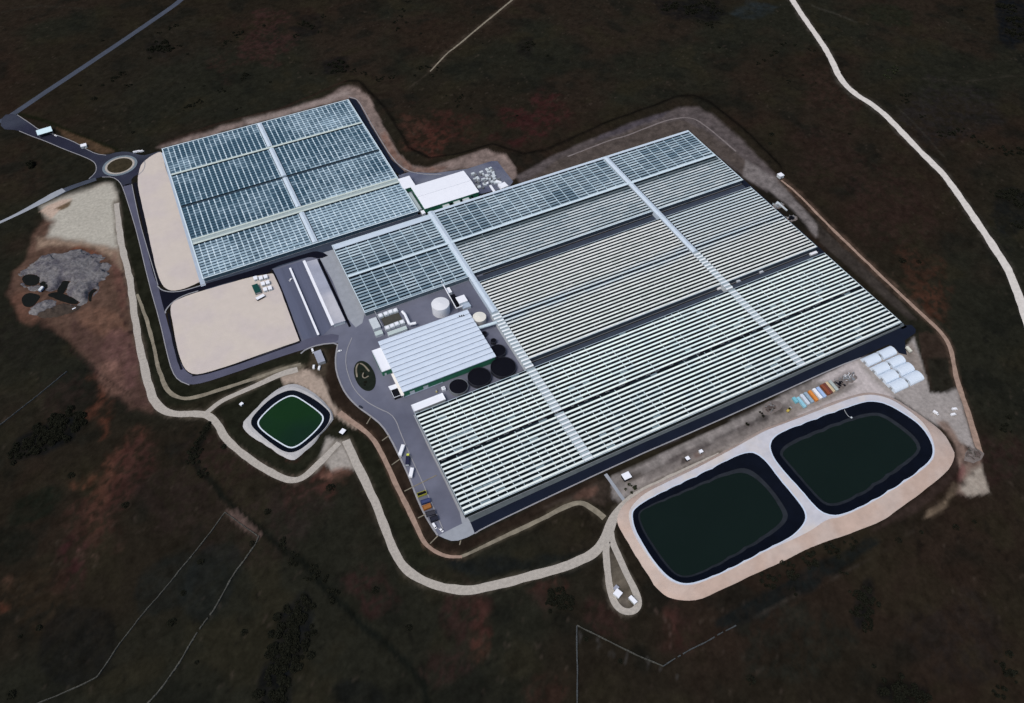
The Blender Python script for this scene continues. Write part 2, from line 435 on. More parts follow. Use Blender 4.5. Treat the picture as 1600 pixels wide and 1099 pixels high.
# --- colour of the moor: red soil patches, peat, old field strips
for e in [(830, 185, 55, 28, -10, (58, 30, 30), .8), (415, 60, 34, 42, 30, (58, 38, 36), .7), (360, 95, 30, 20, 0, (52, 36, 32), .5),
          (680, 225, 26, 22, 20, (84, 48, 40), .7), (640, 200, 30, 16, 40, (72, 46, 38), .7), (700, 200, 40, 24, 10, (64, 36, 32), .6),
          (1300, 150, 60, 30, 40, (50, 36, 31), .6), (1390, 330, 70, 60, 40, (46, 33, 29), .7), (1440, 440, 60, 30, 42, (66, 42, 32), .6), (1455, 475, 40, 16, 45, (74, 46, 34), .6),
          (1540, 720, 40, 60, 60, (48, 32, 31), .6), (1300, 250, 60, 40, 30, (46, 34, 30), .6), (1480, 180, 80, 50, 0, (37, 35, 36), .6),
          (200, 720, 15, 60, 28, (86, 54, 44), .8), (165, 780, 13, 50, 18, (88, 58, 46), .8), (158, 620, 8, 55, 0, (100, 60, 46), .8), (145, 745, 30, 5, -8, (100, 62, 46), .7),
          (215, 745, 30, 60, 30, (66, 42, 38), .7), (150, 815, 35, 40, 0, (64, 42, 36), .6), (110, 880, 26, 50, 20, (62, 34, 36), .7), (60, 930, 50, 60, 40, (44, 36, 26), .7),
          (5, 945, 6, 14, 0, (110, 66, 50), .7), (20, 900, 12, 5, -10, (86, 60, 48), .6), (135, 865, 14, 10, 0, (120, 96, 84), .45),
          (470, 760, 50, 34, 10, (76, 48, 42), .75), (420, 740, 30, 16, 30, (80, 50, 42), .6), (520, 735, 26, 14, 10, (104, 72, 60), .6), (460, 800, 50, 40, 0, (46, 38, 36), .5),
          (585, 920, 40, 34, 30, (52, 33, 32), .7), (745, 985, 16, 46, 8, (86, 54, 44), .8), (730, 960, 40, 50, 20, (52, 34, 32), .7), (690, 1040, 50, 30, -30, (50, 34, 32), .6),
          (860, 915, 34, 8, -22, (74, 46, 40), .7), (850, 935, 16, 24, 0, (54, 38, 34), .6), (940, 965, 34, 26, 10, (54, 36, 33), .7), (1050, 985, 12, 34, 0, (74, 46, 40), .8), (1060, 1000, 34, 30, 0, (52, 36, 33), .5),
          (850, 1080, 30, 40, 0, (54, 36, 30), .6), (380, 830, 90, 60, 0, (44, 36, 32), .5), (700, 700, 1, 1, 0, (40, 40, 40), .1),
          (340, 720, 60, 40, 30, (46, 33, 31), .7), (270, 790, 50, 50, 0, (42, 33, 31), .5),
          (1500, 1000, 80, 70, 0, (32, 29, 27), .6), (1250, 1000, 90, 60, 0, (29, 32, 27), .7), (600, 560, 1, 1, 0, (40, 40, 40), .1),
          (40, 520, 60, 60, 0, (30, 29, 25), .7), (100, 620, 50, 30, -30, (44, 34, 31), .5), (90, 240, 60, 30, 20, (32, 33, 26), .6), (100, 270, 70, 40, 0, (28, 29, 23), .6),
          (290, 700, 10, 40, 10, (20, 24, 20), .7)]:
    ctr = (np.array(e[5]) * .82 + np.array((34, 28, 25)) * .18)
    paint_ell(*e[:5], ctr, e[6] * .95, soft=20, rag=30, mot=.85)
# dark peat and scrub stain
for e in [(75, 685, 60, 24, -26, (15, 18, 20), .85), (60, 790, 50, 20, -30, (18, 25, 19), .7), (20, 850, 40, 30, -20, (18, 22, 18), .6), (455, 1000, 26, 80, 14, (16, 18, 21), .85),
          (430, 1070, 30, 40, 0, (16, 18, 20), .8), (560, 1085, 40, 20, 0, (18, 20, 20), .7), (1350, 945, 14, 40, 10, (19, 21, 22), .8), (1410, 1085, 40, 18, 0, (15, 17, 17), .8),
          (1580, 30, 26, 50, 0, (14, 18, 22), .85), (1080, 16, 60, 16, 8, (18, 18, 20), .8), (1180, 15, 40, 8, -5, (34, 42, 46), .6), (250, 75, 24, 14, 0, (21, 20, 21), .8),
          (525, 105, 22, 14, 0, (21, 20, 21), .8), (482, 42, 26, 14, -20, (20, 20, 20), .7), (820, 75, 14, 14, 0, (24, 22, 21), .7), (1580, 330, 30, 36, 0, (16, 19, 20), .7),
          (1200, 940, 90, 18, -24, (20, 24, 24), .8), (1300, 880, 80, 16, -26, (19, 24, 24), .8), (870, 880, 60, 20, -10, (23, 26, 25), .8), (760, 885, 60, 16, 0, (22, 25, 25), .8),
          (640, 835, 24, 60, -25, (22, 26, 22), .8), (590, 740, 22, 60, -25, (24, 28, 22), .8), (260, 915, 60, 40, -50, (27, 30, 28), .6), (120, 1010, 70, 60, -40, (19, 20, 20), .6), (330, 910, 40, 70, 30, (26, 29, 28), .6),
          (235, 100, 120, 60, -30, (34, 33, 28), .4), (1385, 20, 40, 20, 20, (24, 30, 22), .6)]:
    paint_ell(*e[:5], e[5], e[6], soft=10, rag=12, mot=.35)
# ditch and hedge line across the lower left
paint_poly([(325, 665), (300, 720), (345, 775), (410, 830), (470, 880), (545, 955), (610, 1015), (660, 1070), (672, 1110)], (17, 20, 17), .85, 6, 7, .2, False, 11)
paint_poly([(470, 880), (530, 945), (600, 1005)], (18, 20, 17), .7, 4, 5, .3, False, 6)
# --- worked ground of the quarry and gravel pad
paint_poly([(62, 320), (95, 308), (130, 296), (165, 286), (178, 288), (182, 300), (186, 330), (192, 372), (200, 415), (206, 460), (210, 510), (216, 560), (226, 600), (240, 640), (200, 640), (165, 600), (150, 570), (110, 540), (75, 510), (30, 485), (14, 460), (22, 425), (40, 395), (52, 365), (70, 345)],
           (88, 68, 58), .92, 8, 8, .15)
paint_poly([(110, 500), (160, 520), (205, 520), (216, 560), (228, 605), (238, 638), (195, 640), (160, 600), (140, 560), (112, 540)], (70, 52, 48), .75, 16, 14, .45)
paint_poly([(20, 430), (30, 470), (75, 505), (112, 535), (70, 512), (26, 484), (12, 455)], (62, 46, 40), .7, 10, 8, .4)
paint_poly([(62, 322), (95, 308), (130, 296), (165, 287), (178, 288), (182, 300), (186, 330), (190, 370), (186, 388), (150, 380), (110, 374), (75, 370), (85, 345), (70, 338)], (172, 168, 156), 1, 12, 5, .05)
paint_poly([(60, 372), (100, 374), (150, 378), (188, 388), (195, 420), (150, 384), (100, 380), (60, 388)], (168, 146, 126), .7, 14, 10, .3)
paint_poly([(62, 330), (70, 322), (95, 312), (112, 310), (100, 320), (85, 336), (80, 342)], (180, 158, 142), .9, 4, 3)
paint_poly([(84, 326), (112, 312), (108, 322), (96, 328)], (84, 66, 44), .9, 3, 3)
paint_ell(135, 395, 28, 8, 20, (100, 62, 46), .85, 6, 6, .5)
paint_ell(185, 440, 8, 50, -8, (92, 62, 56), .6, 8, 6, .5)
paint_ell(160, 505, 40, 22, 20, (108, 80, 66), .7, 10, 8, .5)
paint_ell(190, 560, 24, 50, -15, (96, 70, 66), .8, 10, 8, .5)
paint_ell(175, 590, 20, 30, 0, (116, 88, 76), .6, 10, 8, .6)
paint_ell(40, 480, 20, 30, -30, (100, 72, 60), .7, 10, 8, .3)
for x, y in [(192, 430), (196, 446), (198, 462), (200, 480), (196, 505), (204, 520), (203, 540), (190, 495), (186, 455)]:
    paint_ell(x, y, 3.2, 3.2, 0, (52, 38, 36), .8, 3, 2, 0)
paint_poly([(108, 545), (150, 580), (205, 618)], (44, 34, 31), .8, 3, 2, .2, False, 3)
# --- soil between the tracks, verges
paint_poly([(196, 300), (206, 345), (222, 400), (240, 470), (256, 540), (270, 585), (292, 604), (320, 602), (360, 590), (420, 566), (480, 547), (488, 565), (440, 580), (350, 612), (290, 632), (262, 632), (244, 600), (232, 560), (216, 490), (204, 440), (194, 370), (184, 300)], (30, 31, 23), 1, 3, 2, .1)
paint_poly([(345, 640), (352, 618), (430, 590), (452, 598), (400, 640), (372, 664), (388, 682), (420, 700), (452, 724), (466, 722), (512, 672), (532, 657), (560, 672), (590, 705), (612, 750), (640, 810), (665, 855), (690, 872), (660, 890), (640, 880), (610, 820), (575, 740), (548, 690), (536, 688), (505, 712), (470, 745), (440, 742), (400, 715), (362, 690)], (31, 32, 24), 1, 3, 2, .1)
paint_poly([(512, 545), (528, 540), (524, 580), (535, 612), (560, 640), (590, 665), (612, 692), (640, 750), (676, 826), (690, 842), (705, 850), (742, 838), (800, 808), (930, 745), (950, 760), (945, 790), (900, 782), (850, 808), (760, 850), (705, 868), (672, 850), (640, 795), (610, 725), (585, 682), (548, 655), (520, 628), (508, 590)], (42, 34, 28), 1, 4, 3, .15)
paint_poly([(840, 800), (950, 745), (985, 745), (975, 775), (945, 790), (905, 780)], (58, 50, 44), .9, 6, 6, .5)
paint_ell(915, 772, 24, 8, -25, (96, 72, 62), .7, 6, 6, .4)
# sandy patch north of the small pond and its apron
paint_poly([(437, 590), (465, 577), (490, 578), (503, 590), (510, 606), (514, 622), (524, 637), (540, 650), (562, 664), (556, 672), (534, 658), (524, 650), (505, 628), (478, 607), (456, 597), (445, 602)], (164, 148, 134), 1, 4, 3, .08)
paint_poly([(390, 592), (430, 578), (462, 568), (475, 572), (440, 590), (409, 600)], (122, 114, 98), .8, 6, 5, .3)
paint_poly([(478, 572), (486, 548), (505, 545), (512, 560), (508, 585), (496, 590)], (70, 62, 52), .8, 6, 5, .3)
paint_poly([(510, 684), (530, 688), (545, 688), (552, 715), (560, 738), (540, 732), (520, 738), (507, 722), (490, 740), (500, 715)], (158, 152, 144), 1, 6, 4, .1)
paint_ell(525, 740, 26, 8, -10, (120, 88, 76), .7, 8, 6, .5)
# --- ground round the big ponds
paint_poly([(955, 745), (1000, 725), (1100, 678), (1200, 630), (1300, 580), (1345, 556), (1352, 575), (1372, 600), (1400, 622), (1340, 640), (1260, 668), (1160, 712), (1060, 758), (1000, 785), (975, 790), (958, 778)], (132, 126, 122), 1, 4, 3, .08)
paint_poly([(985, 752), (1080, 705), (1200, 650), (1290, 612), (1340, 610), (1300, 632), (1200, 676), (1080, 735), (1000, 775)], (140, 132, 126), .85, 8, 5, .3)
paint_poly([(1000, 742), (1090, 700), (1180, 655), (1230, 630), (1238, 640), (1160, 682), (1060, 728), (1010, 752)], (92, 86, 84), .6, 8, 5, .4)
paint_poly([(1270, 595), (1325, 568), (1348, 562), (1362, 590), (1398, 622), (1330, 640), (1250, 662), (1245, 650), (1300, 625), (1345, 600)], (184, 176, 174), .9, 8, 4, .1)
paint_poly([(1336, 560), (1362, 556), (1412, 545), (1428, 527), (1436, 550), (1448, 590), (1452, 612), (1480, 612), (1495, 606), (1502, 620), (1512, 660), (1526, 705), (1500, 690), (1478, 672), (1462, 664), (1440, 650), (1400, 622), (1370, 600), (1350, 580)], (152, 146, 142), 1, 5, 3, .08)
paint_poly([(1405, 552), (1425, 535), (1436, 556), (1448, 592), (1425, 590), (1412, 566)], (132, 122, 114), .9, 5, 3, .2)
paint_poly([(1436, 520), (1448, 518), (1470, 525), (1486, 545), (1490, 570), (1494, 600), (1480, 612), (1455, 612), (1448, 585), (1440, 555)], (48, 39, 33), 1, 3, 3, .1)
paint_poly([(1450, 560), (1488, 560), (1494, 600), (1480, 612), (1455, 612)], (33, 33, 27), .9, 8, 4, .1)
paint_poly([(1464, 662), (1480, 660), (1500, 690), (1515, 700), (1530, 706), (1536, 735), (1546, 770), (1520, 772), (1495, 770), (1500, 740), (1498, 715), (1490, 690)], (122, 104, 94), .95, 6, 6, .2)
paint_poly([(1515, 735), (1534, 725), (1546, 770), (1512, 774), (1500, 762)], (158, 150, 138), .85, 6, 5, .2)
paint_poly([(1490, 750), (1502, 760), (1470, 800), (1440, 812), (1450, 795), (1478, 780)], (112, 98, 82), .7, 6, 6, .4)
paint_poly([(1468, 672), (1492, 700), (1498, 730), (1480, 760), (1430, 800), (1350, 840), (1385, 812), (1450, 766), (1482, 738), (1492, 715)], (52, 42, 38), .8, 5, 4, .2)
paint_ell(1502, 738, 5, 14, 15, (104, 68, 66), .7, 5, 4, .2)
for x, y in [(1512, 700), (1520, 718), (1508, 722), (1518, 740), (1505, 755)]: paint_ell(x, y, 5, 4, 0, (52, 42, 38), .7, 4, 3, .2)
for x, y, rx, ry, c in [(1052, 718, 14, 5, (84, 78, 76)), (1075, 708, 20, 4, (78, 72, 70)), (1100, 697, 16, 4, (88, 82, 80)), (1130, 678, 18, 3, (92, 86, 84)), (1165, 664, 16, 5, (74, 68, 66)), (1190, 652, 12, 6, (60, 56, 54)), (1215, 640, 12, 7, (70, 64, 60)), (1068, 722, 6, 4, (52, 46, 44)), (1088, 712, 7, 4, (96, 80, 74)), (1020, 735, 22, 4, (100, 94, 90)), (990, 745, 14, 6, (70, 62, 56)), (1040, 692, 12, 2, (80, 74, 76)), (1055, 686, 10, 2, (76, 70, 72)), (1318, 590, 18, 8, (120, 114, 112))]:
    paint_ell(x, y, rx, ry, -24, c, .8, 4, 4, .3)
paint_poly([(1000, 770), (1060, 742), (1120, 712), (1200, 676), (1260, 654)], (190, 184, 178), .6, 5, 2, .2, False, 6)
# islet of the loop track
paint_poly([(955, 875), (965, 870), (985, 910), (992, 930), (985, 945), (968, 940), (956, 910)], (58, 54, 38), 1, 3, 3, .3)
paint_poly([(962, 935), (980, 930), (985, 948), (970, 952)], (110, 104, 96), .8, 3, 2, .2)
paint_poly([(945, 860), (962, 862), (985, 895), (1002, 940), (992, 960), (975, 962), (955, 948), (946, 910)], (112, 104, 94), .6, 7, 6, .4)
# --- the bank along the north side
paint_poly([(245, 232), (300, 212), (400, 186), (480, 163), (542, 137), (560, 139), (575, 152), (590, 180), (602, 205), (622, 238), (640, 258), (670, 262), (720, 250), (760, 236), (790, 244), (806, 262), (808, 276), (796, 286), (776, 252), (735, 262), (690, 270), (650, 270), (632, 268), (612, 250), (585, 205), (556, 158), (545, 154), (400, 192), (252, 233)], (122, 108, 102), 1, 4, 3, .08)
paint_poly([(380, 189), (470, 166), (540, 142), (552, 146), (470, 172), (390, 195)], (148, 136, 130), .6, 5, 4, .4)
paint_poly([(600, 205), (622, 242), (645, 262), (700, 262), (690, 268), (640, 268), (612, 246), (592, 210)], (110, 76, 60), .6, 5, 4, .5)
paint_poly([(806, 276), (850, 250), (935, 212), (1010, 184), (1060, 168), (1090, 168), (1110, 178), (1150, 212), (1196, 258), (1215, 278), (1200, 300), (1150, 268), (1076, 203), (948, 247), (815, 290)], (84, 77, 76), 1, 5, 3, .1)
paint_poly([(935, 212), (1000, 187), (1045, 172), (1035, 182), (980, 204), (930, 222)], (66, 62, 70), .7, 5, 3, .3)
paint_poly([(1000, 198), (1060, 185), (1100, 200), (1170, 255), (1165, 275), (1120, 240), (1076, 203), (1000, 230), (900, 262), (820, 285), (870, 250)], (74, 66, 59), .7, 6, 4, .2)
paint_poly([(1165, 250), (1215, 280), (1250, 320), (1282, 358), (1276, 372), (1240, 330), (1205, 300), (1160, 275)], (118, 112, 110), .9, 5, 2, .1)
paint_poly([(1276, 345), (1300, 370), (1360, 425), (1432, 500), (1420, 500), (1340, 430), (1280, 378)], (56, 51, 47), 1, 4, 2, .1)
# ditch behind the bank, and the strip of rough grass by the access road
paint_poly([(540, 128), (560, 128), (600, 170), (640, 232), (670, 248), (720, 242), (770, 226), (820, 240), (850, 238), (940, 196), (1060, 152), (1085, 150), (1110, 160), (1170, 210), (1220, 262)], (17, 15, 13), .9, 4, 2, .1, False, 4)
paint_poly([(250, 230), (330, 200), (440, 172), (540, 128)], (50, 34, 30), .5, 5, 3, .2, False, 4)
paint_poly([(26, 178), (60, 186), (110, 206), (160, 226), (186, 237)], (24, 26, 16), .9, 3, 2, .1, False, 6)
paint_poly([(88, 200), (130, 214), (170, 232), (180, 238), (160, 241), (135, 232), (100, 214)], (84, 66, 50), .8, 4, 3, .25)
# faint field lines
paint_poly([(0, 20), (60, 8), (130, 14)], (44, 42, 36), .6, 3, 3, .4, False, 2)
paint_poly([(1200, 445), (1245, 470)], (44, 40, 34), .3, 3, 3, .4, False, 2)
paint_poly([(1440, 123), (1500, 128), (1560, 121), (1600, 118)], (54, 50, 44), .5, 3, 2, .4, False, 2)
paint_poly([(1400, 165), (1440, 205), (1475, 245)], (58, 56, 50), .5, 2, 1, .2, False, 1.6)
paint_poly([(1480, 275), (1530, 335), (1570, 395), (1596, 440)], (52, 50, 44), .5, 3, 2, .3, False, 4)
paint_poly([(1150, 978), (1250, 928), (1330, 890), (1430, 830)], (58, 52, 46), .6, 2, 2, .3, False, 2)
paint_poly([(640, 138), (672, 112)], (60, 54, 46), .5, 3, 2, .3, False, 2)
paint_poly([(1012, 942), (1030, 960), (1046, 975), (1048, 1010)], (80, 66, 60), .6, 2, 2, .3, False, 2)
paint_poly([(1268, 8), (1300, 20), (1340, 35)], (62, 60, 54), .5, 3, 2, .4, False, 2)
paint_poly([(350, 800), (370, 795), (410, 835), (404, 845), (380, 828)], (96, 80, 74), .8, 3, 4, .5)
for k in range(12):
    x = 905 + 26 * (k % 7) + RNG.uniform(-6, 6); y = 985 + 11 * (k % 7) + RNG.uniform(0, 16)
    paint_ell(x, y, 2, 6, 12, (66, 64, 62), .6, 2, 2, .3)

# dusty verges along the tracks
for k_, wd_, c_ in (('gravel_track', 14, (92, 84, 74)), ('farm_track', 17, (78, 72, 62)), ('white_road', 13, (66, 62, 56)), ('east_track', 12, (84, 68, 58)), ('bank_path', 10, (86, 68, 56)), ('pond_track', 12, (96, 88, 76)), ('loop_track', 12, (84, 78, 68)), ('hill_track', 7, (60, 52, 44)), ('foot_track', 11, (74, 68, 56))):
    paint_poly(TR[k_], c_, .75, 6, 4, .55, False, wd_)
# relief: a low bank behind the greenhouses and gentle swells far out
bank = PL([(240, 226), (330, 200), (440, 172), (545, 132), (562, 134), (602, 176), (640, 238), (670, 252), (720, 246), (770, 230), (812, 250)])
bank2 = PL([(830, 244), (940, 200), (1060, 157), (1085, 156), (1106, 166), (1165, 214), (1214, 262)])
gz = np.zeros_like(gx)
near = (gx > -150) & (gx < 900) & (gy > 500) & (gy < 1150)
for bl in (bank, bank2):
    d = segdist(gx[near], gy[near], bl, False)
    gz[near] = np.maximum(gz[near], 3.0 * np.exp(-(d / 7.0) ** 2))
far = np.hypot(gx - 350, gy - 500)
gz -= sm(far, 900, 5000) * 25
ny, nx = gx.shape
me = bpy.data.meshes.new('ground')
me.vertices.add(nx * ny)
me.vertices.foreach_set('co', np.stack([gx, gy, gz], -1).astype(np.float32).ravel())
idx = np.arange(nx * ny).reshape(ny, nx)
q = np.stack([idx[:-1, :-1], idx[:-1, 1:], idx[1:, 1:], idx[1:, :-1]], -1).reshape(-1)
nf = (nx - 1) * (ny - 1)
me.loops.add(nf * 4); me.loops.foreach_set('vertex_index', q.astype(np.int32))
me.polygons.add(nf); me.polygons.foreach_set('loop_start', np.arange(0, nf * 4, 4, dtype=np.int32))
ca = me.attributes.new('col', 'FLOAT_COLOR', 'POINT')
ca.data.foreach_set('color', np.concatenate([col, np.ones(col.shape[:2] + (1,))], -1).astype(np.float32).ravel())
me.materials.append(m_ground)
me.update(); me.validate()
go = bpy.data.objects.new('ground', me); C.objects.link(go); tag(go, kind='structure')

# ================================================================== ROADS, YARDS, TRACKS
Z1, Z2, Z3, Z4, Z5 = .06, .12, .18, .24, .30
track('country_road', [(300, -14), (285, -2), (272, 9), (230, 38), (180, 72), (120, 112), (70, 145), (30, 172), (4, 190), (-30, 196), (-90, 196)], 10, m_asphalt_old, Z1, .2)
sheet('access_road', [(4, 180), (24, 178), (32, 185), (47, 193), (60, 203), (80, 209), (100, 215), (120, 224), (134, 233), (150, 241), (166, 243), (186, 237), (206, 238), (222, 244), (238, 240), (250, 236), (252, 240), (238, 245), (227, 251), (226, 262), (220, 270), (205, 279), (206, 288), (192, 292), (188, 284), (176, 276), (160, 276), (148, 280), (141, 284), (139, 279), (148, 272), (151, 265), (150, 257), (146, 252), (132, 245), (100, 233), (70, 220), (50, 213), (30, 204), (0, 202)], mat('access_asphalt', L(40, 41, 56), rough=.9, spec=.06, var=.25, scale=.03, col2=L(58, 62, 74)), Z2, 1, .2)
track('west_lane', [(150, 280), (132, 286), (112, 293), (98, 299), (86, 306)], [7, 8, 9, 10], m_asphalt_old, Z3, .3)
track('west_path', [(100, 297), (86, 304), (72, 312), (58, 319), (30, 334), (0, 348), (-40, 366)], [9, 11, 9, 5, 4.5, 4.5], m_conc, Z4, .4)
# roundabout
RC = P(187.5, 259.2)
mb = MB(); mb.ring(*RC, .05, .40, 18.3, 21.5, 64); tag(mb.build('roundabout_kerb', mat('worn_concrete', L(112, 124, 132), rough=.9, spec=.1, var=.2, scale=.2)), kind='structure')
mb = MB(); mb.ring(*RC, .05, .48, 15.6, 18.2, 64); tag(mb.build('roundabout_apron', m_gravel), kind='structure')
mb = MB(); mb.cyl(*RC, .05, 15.5, .5, 48, 0, 0, .8); tag(mb.build('roundabout_grass', mat('dry_grass', L(54, 48, 35), rough=.95, spec=.05, var=.4, scale=.2)), kind='structure')
sheet('ring_road', [(192, 290), (206, 286), (212, 318), (219, 350), (227, 378), (240, 422), (248, 450), (257, 487), (266, 520), (276, 550), (284, 572), (294, 584), (306, 588), (330, 583), (362, 572), (420, 551), (469, 534), (485, 528), (530, 520), (528, 536), (500, 538), (480, 545), (453, 553), (420, 564), (360, 585), (320, 598), (296, 602), (279, 595), (269, 581), (261, 552), (250, 503), (232, 440), (215, 368), (204, 330), (194, 300)], m_asphalt_ring, Z2, 1, .15)
sheet('yard_road', [(247, 447), (252, 453), (263, 456), (276, 456), (290, 453.5), (320, 444), (380, 427), (440, 408), (480, 396), (493, 392.5), (505, 395), (513, 400), (500, 405), (484, 401.5), (470, 405), (424, 419), (423, 427), (380, 435), (345, 445), (310, 455.5), (290, 461.5), (276, 468), (265, 477.5), (259, 488), (256, 484)], m_asphalt_dark, Z3, 1, .1)
sheet('service_yard', [(484, 401), (500, 404), (513, 400), (521, 383), (640, 345), (740, 400), (760, 440), (830, 574), (650, 649), (690, 735), (729, 814), (742, 834), (730, 840), (716, 845), (705, 845.5), (694, 841.5), (684, 837), (675, 824), (662, 802), (650, 775), (640, 747), (625, 715), (610, 685), (597, 665), (580, 651), (560, 637), (545, 622), (535, 607), (525.5, 582), (524, 562), (526, 548), (528, 536), (500, 538), (480, 545), (470, 532), (455, 490), (437, 446), (425, 421), (424, 418)], m_asphalt, Z1 + .02, 0, .1)
sheet('car_park', [(427, 423), (476, 407), (524, 505), (505, 524), (474, 531), (456, 490), (438, 446)], m_carpark, Z2 + .03, 0, .2)
sheet('concrete_apron', [(686, 837), (697, 831), (722, 818.5), (729, 812), (735, 816.5), (742, 834), (730, 840), (716, 845), (705, 845.5), (694, 841.5)], m_conc, Z3, 0, .1)
sheet('greenhouse_path', [(651, 648), (646, 649), (665, 690), (690, 741), (718, 800), (722, 818), (735, 816), (728, 805)], m_conc, Z3 + .02, 0, .1)
sheet('yard_concrete', [(505, 395), (516, 386), (521, 385), (545, 436), (570, 490), (566, 505), (556, 512), (543, 498), (520, 440), (500, 404), (513, 400)], m_conc, Z2, 0, .3)
# navy service road along the south and east fronts
sheet('south_road', [(734, 817), (800, 785.5), (1000, 694), (1200, 606.5), (1412, 509), (1424, 508), (1431, 515), (1430, 521), (1414, 532), (1415, 545), (1417, 555), (1404, 552), (1396, 541), (1388, 539), (1363, 550), (1345, 559), (1310, 572), (1200, 622), (1100, 667), (975, 721), (800, 803.5), (752, 827), (742, 833)], mat('navy_asphalt', L(24, 30, 44), rough=.9, spec=.06, var=.15, scale=.05), Z2, 0, .1)
sheet('south_pavement', [(727, 808), (734.5, 817), (800, 786), (1000, 694.5), (1200, 607), (1413, 509.5), (1411, 505), (1200, 597), (1000, 684), (800, 771)], mat('pavement', L(84, 92, 96), rough=.9, spec=.1, var=.2, scale=.15), Z3, 0, .1)
mb = MB(); ribbon(mb, [(577.5, 284), (577.5, 380), (578, 470), (578, 560), (577, 640), (576, 672)], 7, Z2, .2, True, 0)
tag(mb.build('east_road', mat('navy_asphalt')), kind='structure')
mb = MB()
for x0, y0, x1, y1 in [(205, 538, 574, 549.3), (205, 405.5, 574, 414.2), (-58, 664.5, 205, 677.2)]:
    mb.quad((x0, y0, Z2 + .01), (x1, y0, Z2 + .01), (x1, y1, Z2 + .01), (x0, y1, Z2 + .01))
tag(mb.build('alley_paving', mat('alley_asphalt', L(58, 66, 80), rough=.9, spec=.08, var=.2, scale=.08)), kind='structure')
sheet('east_lane', [(545, 153), (556, 156), (562, 164), (584, 205), (612, 250), (632, 268), (626, 274), (612, 266), (586, 225), (560, 180)], mat('navy_asphalt'), Z2, 0, .2)
sheet('storage_yard', [(622, 274), (640, 269), (680, 271), (730, 264), (768, 252), (777, 252), (802, 284), (796, 292), (745, 305), (672, 329), (655, 330), (636, 300)], mat('storage_asphalt', L(104, 108, 122), rough=.9, spec=.1, var=.2, scale=.08, col2=L(84, 88, 108)), Z1, 0, .3)
# sand yards
sheet('sand_strip', [(219, 260), (226, 252), (236, 244), (250, 237), (254, 240), (258, 262), (272, 300), (289, 345), (305, 392), (322, 436), (300, 447), (284, 453), (270, 455), (262, 453), (254, 447), (247, 432), (238, 398), (229, 352), (220, 312), (214, 284)], m_sand, Z4, 1, .3)
sheet('sand_yard', [(268, 474), (282, 466), (312, 456), (350, 445), (392, 433), (420, 428.6), (426, 427.6), (428, 430), (440, 455), (452, 490), (466.5, 528), (468.5, 532), (465, 534), (445, 541), (400, 557), (360, 571), (322, 583), (304, 586), (291, 580), (284, 568), (276, 540), (270, 505), (266, 488)], m_sand, Z4, 1, .3)
mb = MB(); ribbon(mb, [(211, 286), (216, 308), (225, 346), (234, 392), (243, 432), (250, 446)], 4.2, Z4 + .05, .7)
ribbon(mb, [(263, 490), (268, 520), (276, 556), (284, 578)], 2.2, Z4 + .05, .4)
ribbon(mb, [(425, 422), (438, 448), (452, 486), (470, 534)], 1.8, Z4 + .05, .3)
ribbon(mb, [(300, 588), (322, 585), (362, 572.5), (420, 552.5), (469, 535)], 1.4, Z4 + .05, .4)
ribbon(mb, [(498, 405), (510, 430), (530, 473), (547, 511)], 2.6, Z4 + .05, .1, smooth=0)
tag(mb.build('edge_line_and_drain', m_dark), kind='structure')  # dark lines edging the sand yards, and the drainage gap by the shed
# tracks
track('gravel_track', TR['gravel_track'], [6, 7, 7, 7, 7, 8, 8, 7, 7, 6, 6], m_gravel, Z3, 1.0)
track('farm_track', TR['farm_track'], [7.5, 7.5, 7.5, 7.5, 8, 8, 8, 7, 7, 6], m_gravel, Z3, .9)
track('loop_track', TR['loop_track'], 5.5, m_gravel, Z2, .5)
track('inner_track', [(214, 460), (222, 480), (232, 508), (240, 542), (248, 578), (258, 605), (270, 618), (288, 624), (312, 620), (350, 607), (400, 591), (440, 577), (470, 569)], [2.5, 3.5, 3.5, 4, 4.5, 4, 4], m_gravel_faint, Z2, .7)
track('pond_track', TR['pond_track'], [5, 5, 5.5, 7, 8], m_gravel, Z2, .5)
track('bank_path', TR['bank_path'], [6, 4.5, 4, 4, 4, 4, 3, 2], m_gravel_pink, Z2, .8)
track('foot_track', TR['foot_track'], [2, 3, 3.5, 4, 5, 5], m_gravel_faint, Z1, .8)
track('white_road', TR['white_road'], [10, 9, 9, 9, 9, 9, 9, 9, 9, 9], m_gravel_white, Z2, 1.1)
track('east_track', TR['east_track'], [2.5, 3, 3.5, 3.5, 3.5, 4, 4.5, 5, 5.5], m_gravel_pink, Z2, .8)
track('hill_track', TR['hill_track'], [3.2, 3, 3, 2], m_gravel_faint, Z2, .4)
track('bank_bench', [(887, 245), (925, 230), (960, 217), (975, 214), (1010, 200), (1045, 187), (1075, 183), (1095, 190), (1150, 237)], 2.2, mat('worn_earth', L(118, 110, 108), rough=.95, spec=.1, var=.3, scale=.2), Z1, .5)
track('ramp_path', [(946, 741), (958, 758), (972, 778), (980, 788)], 3, m_conc, Z2, .2)
